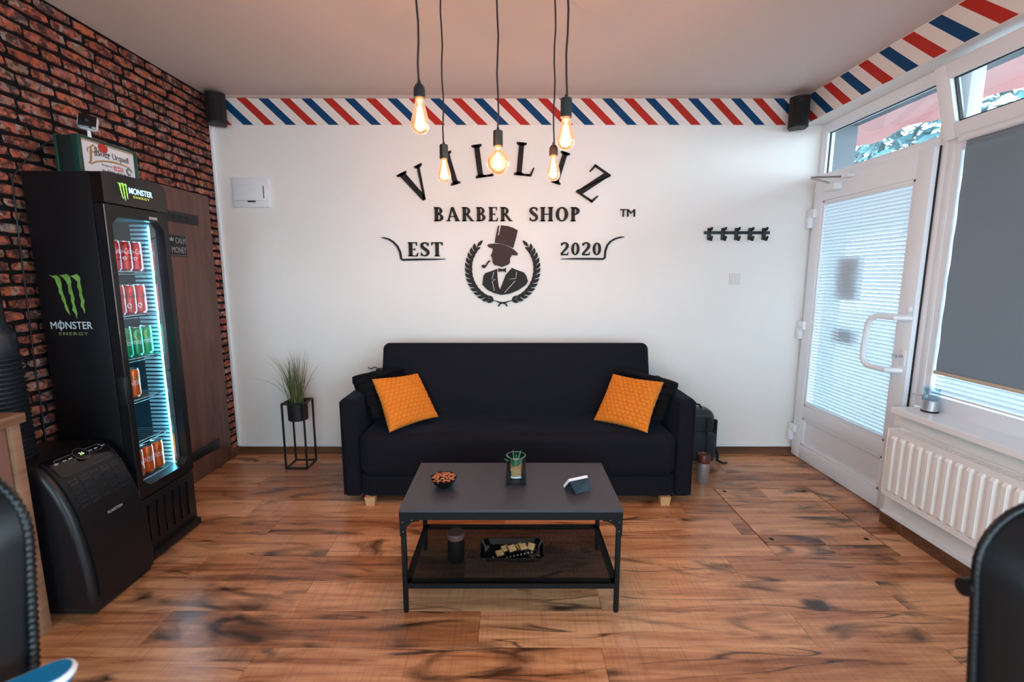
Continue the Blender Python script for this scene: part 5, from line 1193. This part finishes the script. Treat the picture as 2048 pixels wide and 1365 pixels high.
a0_, a1_ = R0+pn*.003-dn*.004, R1+pn*.003-dn*.004
single('business_cards', plate(a0_, a1_, K1+pn*.003-dn*.003, K0+pn*.003-dn*.003, .0001).add([a0_, a1_, K1+pn*.003-dn*.003, K0+pn*.003-dn*.003, a0_+pn*.012, a1_+pn*.012, K1+pn*.015-dn*.003, K0+pn*.015-dn*.003], [(0, 3, 2, 1), (4, 5, 6, 7), (0, 1, 5, 4), (1, 2, 6, 5), (2, 3, 7, 6), (3, 0, 4, 7)]), 'card', 'stack of white cards leaning in the smoked holder', 'cards', None, None, (a0_+K1)/2)

# things on the lower shelf
SZ = .1352
cn_ = thing('canister', 'round black canister with brown wooden lid on the lower table shelf', 'canister', (-.248, -1.545, SZ))
part('body', MB().lathe([(0, 0), (.035, 0), (.037, .003), (.037, .105), (0, .105)], (-.248, -1.545, SZ), 32), 'canister_black', cn_); part('lid', MB().lathe([(0, .105), (.0375, .105), (.039, .108), (.039, .126), (.036, .130), (0, .131)], (-.248, -1.545, SZ), 32), 'lid_wood', cn_)
tr_ = thing('serving_tray', 'rectangular black dish with rounded corners on the lower table shelf', 'tray', (0, -1.505, SZ))
def rr_loop(x, y, hx__, hy__, r, n=6):
    o = []
    for cx_, cy_, a0 in ((hx__-r, hy__-r, 0), (-hx__+r, hy__-r, 90), (-hx__+r, -hy__+r, 180), (hx__-r, -hy__+r, 270)):
        for k in range(n+1): a = R(a0+90*k/n); o.append((x+cx_+r*math.cos(a), y+cy_+r*math.sin(a)))
    return o
lv = [(.125, .062, 0), (.14, .075, .026), (.144, .079, .028), (.141, .076, .028), (.126, .062, .006)]; vs = []; 
for hx__, hy__, z in lv: vs += [(p[0], p[1], SZ+z) for p in rr_loop(0, -1.505, hx__, hy__, .03)]
n = 28; fs = [(i*n+k, i*n+(k+1) % n, (i+1)*n+(k+1) % n, (i+1)*n+k) for i in range(4) for k in range(n)]+[tuple(range(n))[::-1], tuple(range(4*n, 5*n))]
part('dish', MB().add(vs, fs), 'gloss_black', tr_, 50)
ck_ = [(-.055, -1.525, .014, 15, 14), (-.03, -1.50, .022, 35, 18), (.0, -1.512, .03, 28, 24), (.035, -1.485, .024, 40, 20), (.05, -1.502, .032, 25, 22), (.088, -1.482, .02, -30, 45)]
nmz = ['nearest the left rim', 'second from the left', 'largest, lying in the middle', 'furthest back in the middle', 'right of the middle one', 'on edge']
for i, (x, y, z, rz, tilt) in enumerate(ck_):
    c = thing('biscuit', f'square tan biscuit on chocolate in the black dish, {nmz[i]}', 'biscuit', (0, 0, 0), 'biscuits in the dish')
    part('biscuit_top', softbox(-.017, .017, -.015, .015, 0, .006, .0028, None, (3, 3, 1), 2), 'biscuit', c, 60); part('chocolate_base', softbox(-.0195, .0195, -.0175, .0175, -.006, .001, .003, None, (3, 3, 1), 2), 'chocolate', c, 60)
    c.location = (x, y, SZ+z); c.rotation_euler = (R(tilt), R(random.uniform(-6, 6)), R(rz))
for i in range(9):
    x = -.04+.016*i; y = -1.552+.0055*i; 
    if i == 0: x, y = -.085, -1.545
    single('nut_piece', MB().lathe([(0, 0), (.003, .001), (.0036, .004), (.002, .008), (0, .009)], n=8).xf(Matrix.Translation((x, y, SZ+.010)) @ Matrix.Rotation(R(75), 4, 'X') @ Matrix.Rotation(R(20), 4, 'Y')), 'cream', 'pale nut piece lying along the front of the biscuits', 'nut', 'nut pieces in the dish', 60, (x, y, SZ+.006))

# ------------------------------------------------------------------ radiator and dispenser
rd = thing('radiator', 'white ribbed panel radiator under the window', 'radiator', (2.04, -1.65, .2))
ry0, ry1, rz0, rz1, rx = -2.25, -1.07, .21, .575, 2.008
mb = MB(); ys = []; y = ry1
cols = [(ry1, 0), (ry1-.022, 0)]
yy = ry1-.022
while yy > ry0+.06: cols += [(yy-.008, 1), (yy-.027, 1), (yy-.035, 0), (yy-.050, 0)]; yy -= .05
cols += [(ry0, 0)]
rowz = [(rz0, 0), (rz0+.028, 0), (rz0+.042, 1), (rz1-.042, 1), (rz1-.028, 0), (rz1, 0)]
vs = [(rx+(0 if not (c[1] and r[1]) else .0)-(.0)+(.010 if not (c[1] and r[1]) else 0), c[0], r[0]) for r in rowz for c in cols]; W_ = len(cols)
mb.add(vs, [(i*W_+j, i*W_+j+1, (i+1)*W_+j+1, (i+1)*W_+j) for i in range(5) for j in range(W_-1)])
part('front_panel', mb, 'white_enamel', rd, 25)
part('side_cover', MB().rbox(rx+.008, 2.098, ry1-.001, ry1+.006, rz0+.01, rz1+.004, .002), 'white_enamel', rd); part('side_cover', MB().rbox(rx+.008, 2.098, ry0-.006, ry0+.001, rz0+.01, rz1+.004, .002), 'white_enamel', rd)
part('back_panel', MB().box(2.075, 2.09, ry0, ry1, rz0, rz1), 'white_enamel', rd, None)
gr = MB(); gr.box(rx+.008, rx+.014, ry0, ry1, rz1-.004, rz1+.003).box(2.09, 2.097, ry0, ry1, rz1-.004, rz1+.003)
for i in range(3): gr.box(rx+.03+.02*i, rx+.035+.02*i, ry0, ry1, rz1-.006, rz1+.001)
for i in range(46): gr.box(rx+.01, 2.095, ry0+.012+i*.0255, ry0+.02+i*.0255, rz1-.004, rz1+.0015)
part('top_grille', gr, 'white_enamel', rd, None)
part('edge_line', MB().box(rx+.0075, rx+.0095, ry0, ry1, rz1-.001, rz1+.004), 'white_enamel', rd, None)
for y in (ry1-.2, ry0+.2): part('wall_bracket', MB().box(2.085, 2.1048, y-.015, y+.015, rz0+.05, rz1-.05), 'white_enamel', rd, None)
sd_ = on(1859, 824, 'z', .69); sd_ = Vector((2.135, sd_.y+.05, .69)) if False else sd_
dz = thing('soap_dispenser', 'small silver dispenser with clear tank on the window sill', 'dispenser', sd_)
part('foot_ring', MB().lathe([(0, 0), (.036, 0), (.037, .004), (.035, .009), (0, .009)], sd_, 28), 'black_plastic', dz)
part('metal_cup', MB().lathe([(0, .009), (.034, .009), (.033, .06), (.030, .063), (0, .063)], sd_, 28), 'brushed', dz)
part('clear_tank', MB().lathe([(0, .063), (.030, .063), (.033, .07), (.035, .128), (.033, .128), (.031, .07), (0, .066)], sd_, 28), 'tank_glass', dz)
part('spout', MB().rbox(sd_.x-.022, sd_.x-.0, sd_.y+.018, sd_.y+.034, .69+.055, .69+.085, .004).tube([sd_+Vector((-.02, .026, .082)), sd_+Vector((-.045, .045, .084)), sd_+Vector((-.052, .05, .08))], .004, 8), 'brushed', dz)

# ------------------------------------------------------------------ pendant lamps
def lamp(x, y, zs, zg, zb, globe, dome, cap, label):
    lp = thing('pendant_lamp', label, 'pendant lamp', (x, y, H), 'bare bulb pendant lamps'); c = Vector((-.06, -1.45, H))
    hook = Vector((x, y, H-.012)); mid = hook.lerp(c, .5)-Vector((0, 0, .07 if not globe else 0)); rr = random.Random(int(x*1e4))
    wob = [Vector((x+.003*math.sin(k*1.7+x*9), y, zs+(H-.02-zs)*k/9)) for k in range(10)]
    pts = wob+([] if globe else [hook+Vector((0, 0, -.004))]+[hook.lerp(mid, k/4)+Vector((0, 0, -.02*math.sin(math.pi*k/8))) for k in range(1, 5)]+[mid.lerp(c, k/4) for k in range(1, 4)])
    part('cord', MB().tube(pts, .0036, 8), 'black_rubber', lp)
    if not globe: part('ceiling_hook', MB().lathe([(0, 0), (.012, 0), (.012, -.006), (.004, -.012), (0, -.014)], (x, y, H), 12), 'black_metal', lp)
    else: part('ceiling_rose', MB().lathe([(0, 0), (.06, 0), (.06, -.022), (.05, -.028), (.006, -.03), (0, -.03)], (x, y, H), 28), 'black_metal', lp)
    hs_ = zs-zg; pr = [(.0, hs_+.012), (.005, hs_+.012), (.007, hs_)]
    pr += [(.012, hs_-.002), (.0185, hs_-.012), (.020, hs_-.022)] if dome else [(.018, hs_), (.0195, hs_-.002)]
    pr += [(.020, .0), (.0, .0)]
    part('socket', MB().lathe(pr, (x, y, zg), 24), cap, lp)
    Lb = zg-zb
    if globe: prof = [(.0135, .004), (.0145, -.012), (.017, -.018)]+[(.0475*math.sin(R(a)), -Lb+.0475-.0475*math.cos(R(180-a))*-1 if False else (-Lb+.0475)+.0475*math.cos(R(a))) for a in range(24, 181, 12)]
    else: prof = [(.0135, .004), (.0145, -.01), (.018, -Lb*.2), (.0235, -Lb*.4), (.029, -Lb*.58), (.0318, -Lb*.72), (.0305, -Lb*.84), (.0245, -Lb*.93), (.014, -Lb*.985), (.0001, -Lb)]
    prof[-1] = (.0004, prof[-1][1])
    bb = part('bulb', MB().lathe(prof, (x, y, zg), 28), 'bulb_glass', lp, 60)
    part('screw_base', MB().lathe([(0, .003), (.013, .003), (.013, -.008), (0, -.008)], (x, y, zg), 16), 'gold', bb)
    part('glass_stem', MB().lathe([(0, -.006), (.007, -.006), (.004, -.02), (.0025, -Lb*.35), (0, -Lb*.36)], (x, y, zg), 12), 'bulb_stem', bb)
    fm = MB(); n = 7; top, bot = zg-Lb*.26, zg-Lb*.82
    pts = []
    for k in range(n*2):
        a = 2*math.pi*(k//2)/n+.3; r_t, r_b = .006, (.016 if not globe else .02)
        T = Vector((x+r_t*math.cos(a), y+r_t*math.sin(a), top)); B = Vector((x+r_b*math.cos(a), y+r_b*math.sin(a), bot if not globe else zg-Lb*.78)); pts += [T, B] if k % 2 == 0 else [B, T]
    for k in range(0, len(pts)-1): 
        if (pts[k]-pts[k+1]).length > .001: fm.tube([pts[k], pts[k+1]], .0011, 5)
    part('filament', fm, 'filament', bb)
    l = bpy.data.lights.new('bulb_light', 'POINT'); l.energy = LAMP_W; l.color = (1, .52, .33); l.shadow_soft_size = .014
    o = bpy.data.objects.new('bulb_light', l); COL.objects.link(o); o.parent = bb; o.location = Vector((x, y, zg-Lb*.55))-WL[bb]
for u, vs_, vg, vb, y, gl__, dm, cp_, lab in ((839, 168, 196, 268, -1.75, False, True, 'brass_dark', 'with long bulb and domed socket, furthest left'), (888, 290, 318, 365, -1.2, False, False, 'brass_dark', 'with long bulb in front of the first letter I'),
        (996, 262, 292, 350, -1.45, True, False, 'brass_dark', 'with round globe bulb in the middle'), (1107, 290, 311, 362, -1.2, False, True, 'socket_brown', 'with long bulb and brown domed socket'), (1132, 197, 235, 300, -1.75, False, False, 'brass_dark', 'with long bulb, furthest right')):
    lamp(on(u, vg, 'y', y).x, y, on(u, vs_, 'y', y).z, on(u, vg, 'y', y).z, on(u, vb, 'y', y).z, gl__, dm, cp_, 'pendant lamp '+lab)

# ------------------------------------------------------------------ barber chairs in the foreground
def chair(cx, y, top, left, label):
    c = thing('barber_chair', label, 'chair', (cx, y-.25, 0)); hw = .26; zb = .52
    def outline(grow, r=.13, n=8):
        o = []
        for k in range(n+1): a = R(90*k/n); o.append((cx+hw+grow-r+r*math.cos(a), top+grow-r+r*math.sin(a)))
        for k in range(n+1): a = R(90+90*k/n); o.append((cx-hw-grow+r+r*math.cos(a), top+grow-r+r*math.sin(a)))
        return o+[(cx-hw-grow+.02, zb), (cx+hw+grow-.02, zb)]
    ol = outline(0); n = len(ol); layers = [(-.075, .80), (-.06, .87), (-.03, .93), (.02, .985), (.03, 1.), (.04, .96)]; vs = []; mz = (top+zb)/2
    for dy, s_ in layers: vs += [(cx+(p[0]-cx)*s_, y+dy-.10*(top-p[1]), mz+(p[1]-mz)*s_) for p in ol]
    fs = [(i*n+k, i*n+(k+1) % n, (i+1)*n+(k+1) % n, (i+1)*n+k) for i in range(len(layers)-1) for k in range(n)]
    # padded front and back
    vs.append((cx, y-.082-.05*(top-zb), mz)); vs.append((cx, y+.05-.05*(top-zb), mz)); fs += [(len(vs)-2, (k+1) % n, k) for k in range(n)]+[(len(vs)-1, (len(layers)-1)*n+k, (len(layers)-1)*n+(k+1) % n) for k in range(n)]
    part('backrest', MB().add(vs, fs), 'vinyl', c, 60)
    pipe = ol[:2*9]; path = [Vector((q[0], y+.026-.10*(top-q[1]), q[1])) for q in [(cx+hw-.002, zb)]+pipe+[(cx-hw+.002, zb)]]
    dense = []
    for a, b_ in zip(path, path[1:]):
        m = max(1, int((b_-a).length/.004)); dense += [a.lerp(b_, k/m) for k in range(m)]
    dense.append(path[-1]); part('beaded_piping', MB().tube(dense, [.0075+(.0016 if left else .0004)*math.cos(k*math.pi*.66) for k in range(len(dense))], 8), 'vinyl', c, 60)
    part('seat', softbox(cx-.25, cx+.25, y-.55, y-.05, .42, .53, .045, None, (6, 6, 2)), 'vinyl', c, 60)
    for s_ in (-1, 1):
        ax = cx+s_*.30
        az = .655 if left else .55
        part('arm_support', MB().tube([(ax, y-.06, .45), (ax, y-.06, az-.035), (ax, y-.12, az), (ax, y-.40, az), (ax, y-.44, az-.035), (ax, y-.44, .45)], .012, 10), 'chrome', c)
        if not left: part('arm_bolt', MB().cyl((cx+s_*.24, y+.02, top-.165), (cx+s_*.273, y+.02, top-.165), .016, n=14), 'black_plastic', c)
    part('base_column', MB().cyl((cx, y-.3, .03), (cx, y-.3, .42), .05, n=24), 'chrome', c); part('base_disc', MB().lathe([(0, 0), (.3, 0), (.3, .012), (.25, .028), (.06, .04), (0, .04)], (cx, y-.3, 0), 40), 'chrome', c)
    part('footrest', MB().rbox(cx-.17, cx+.17, y-.85, y-.66, .14, .165, .008).tube([(cx-.12, y-.5, .42), (cx-.12, y-.7, .165)], .012, 8).tube([(cx+.12, y-.5, .42), (cx+.12, y-.7, .165)], .012, 8), 'chrome', c)
    return c
cl_ = chair(-1.136, -2.66, 1.043, True, 'black vinyl barber chair with beaded piping at the left edge')
cr_ = chair(1.112, -2.66, .978, False, 'black vinyl barber chair at the right edge')
# arm pads: left chair's blue is painted window reflection, white rims painted chrome shine
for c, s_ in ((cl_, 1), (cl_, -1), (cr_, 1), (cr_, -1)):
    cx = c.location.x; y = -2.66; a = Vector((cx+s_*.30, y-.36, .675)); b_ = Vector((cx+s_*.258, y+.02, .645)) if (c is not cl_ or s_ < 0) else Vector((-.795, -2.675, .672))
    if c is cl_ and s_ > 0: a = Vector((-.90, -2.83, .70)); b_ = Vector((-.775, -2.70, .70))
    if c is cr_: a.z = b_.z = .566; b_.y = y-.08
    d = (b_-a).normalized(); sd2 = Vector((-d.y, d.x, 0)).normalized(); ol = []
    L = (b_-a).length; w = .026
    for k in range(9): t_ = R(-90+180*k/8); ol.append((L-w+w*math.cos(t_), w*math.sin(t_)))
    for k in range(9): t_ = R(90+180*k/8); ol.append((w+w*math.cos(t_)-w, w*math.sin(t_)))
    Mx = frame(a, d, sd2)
    pad = part('arm_pad', MB().prism([(p[0], p[1]) for p in ol], 'z', -.012, .012).xf(Mx), 'vinyl_blue_reflection' if c is cl_ else 'vinyl', c, 40)
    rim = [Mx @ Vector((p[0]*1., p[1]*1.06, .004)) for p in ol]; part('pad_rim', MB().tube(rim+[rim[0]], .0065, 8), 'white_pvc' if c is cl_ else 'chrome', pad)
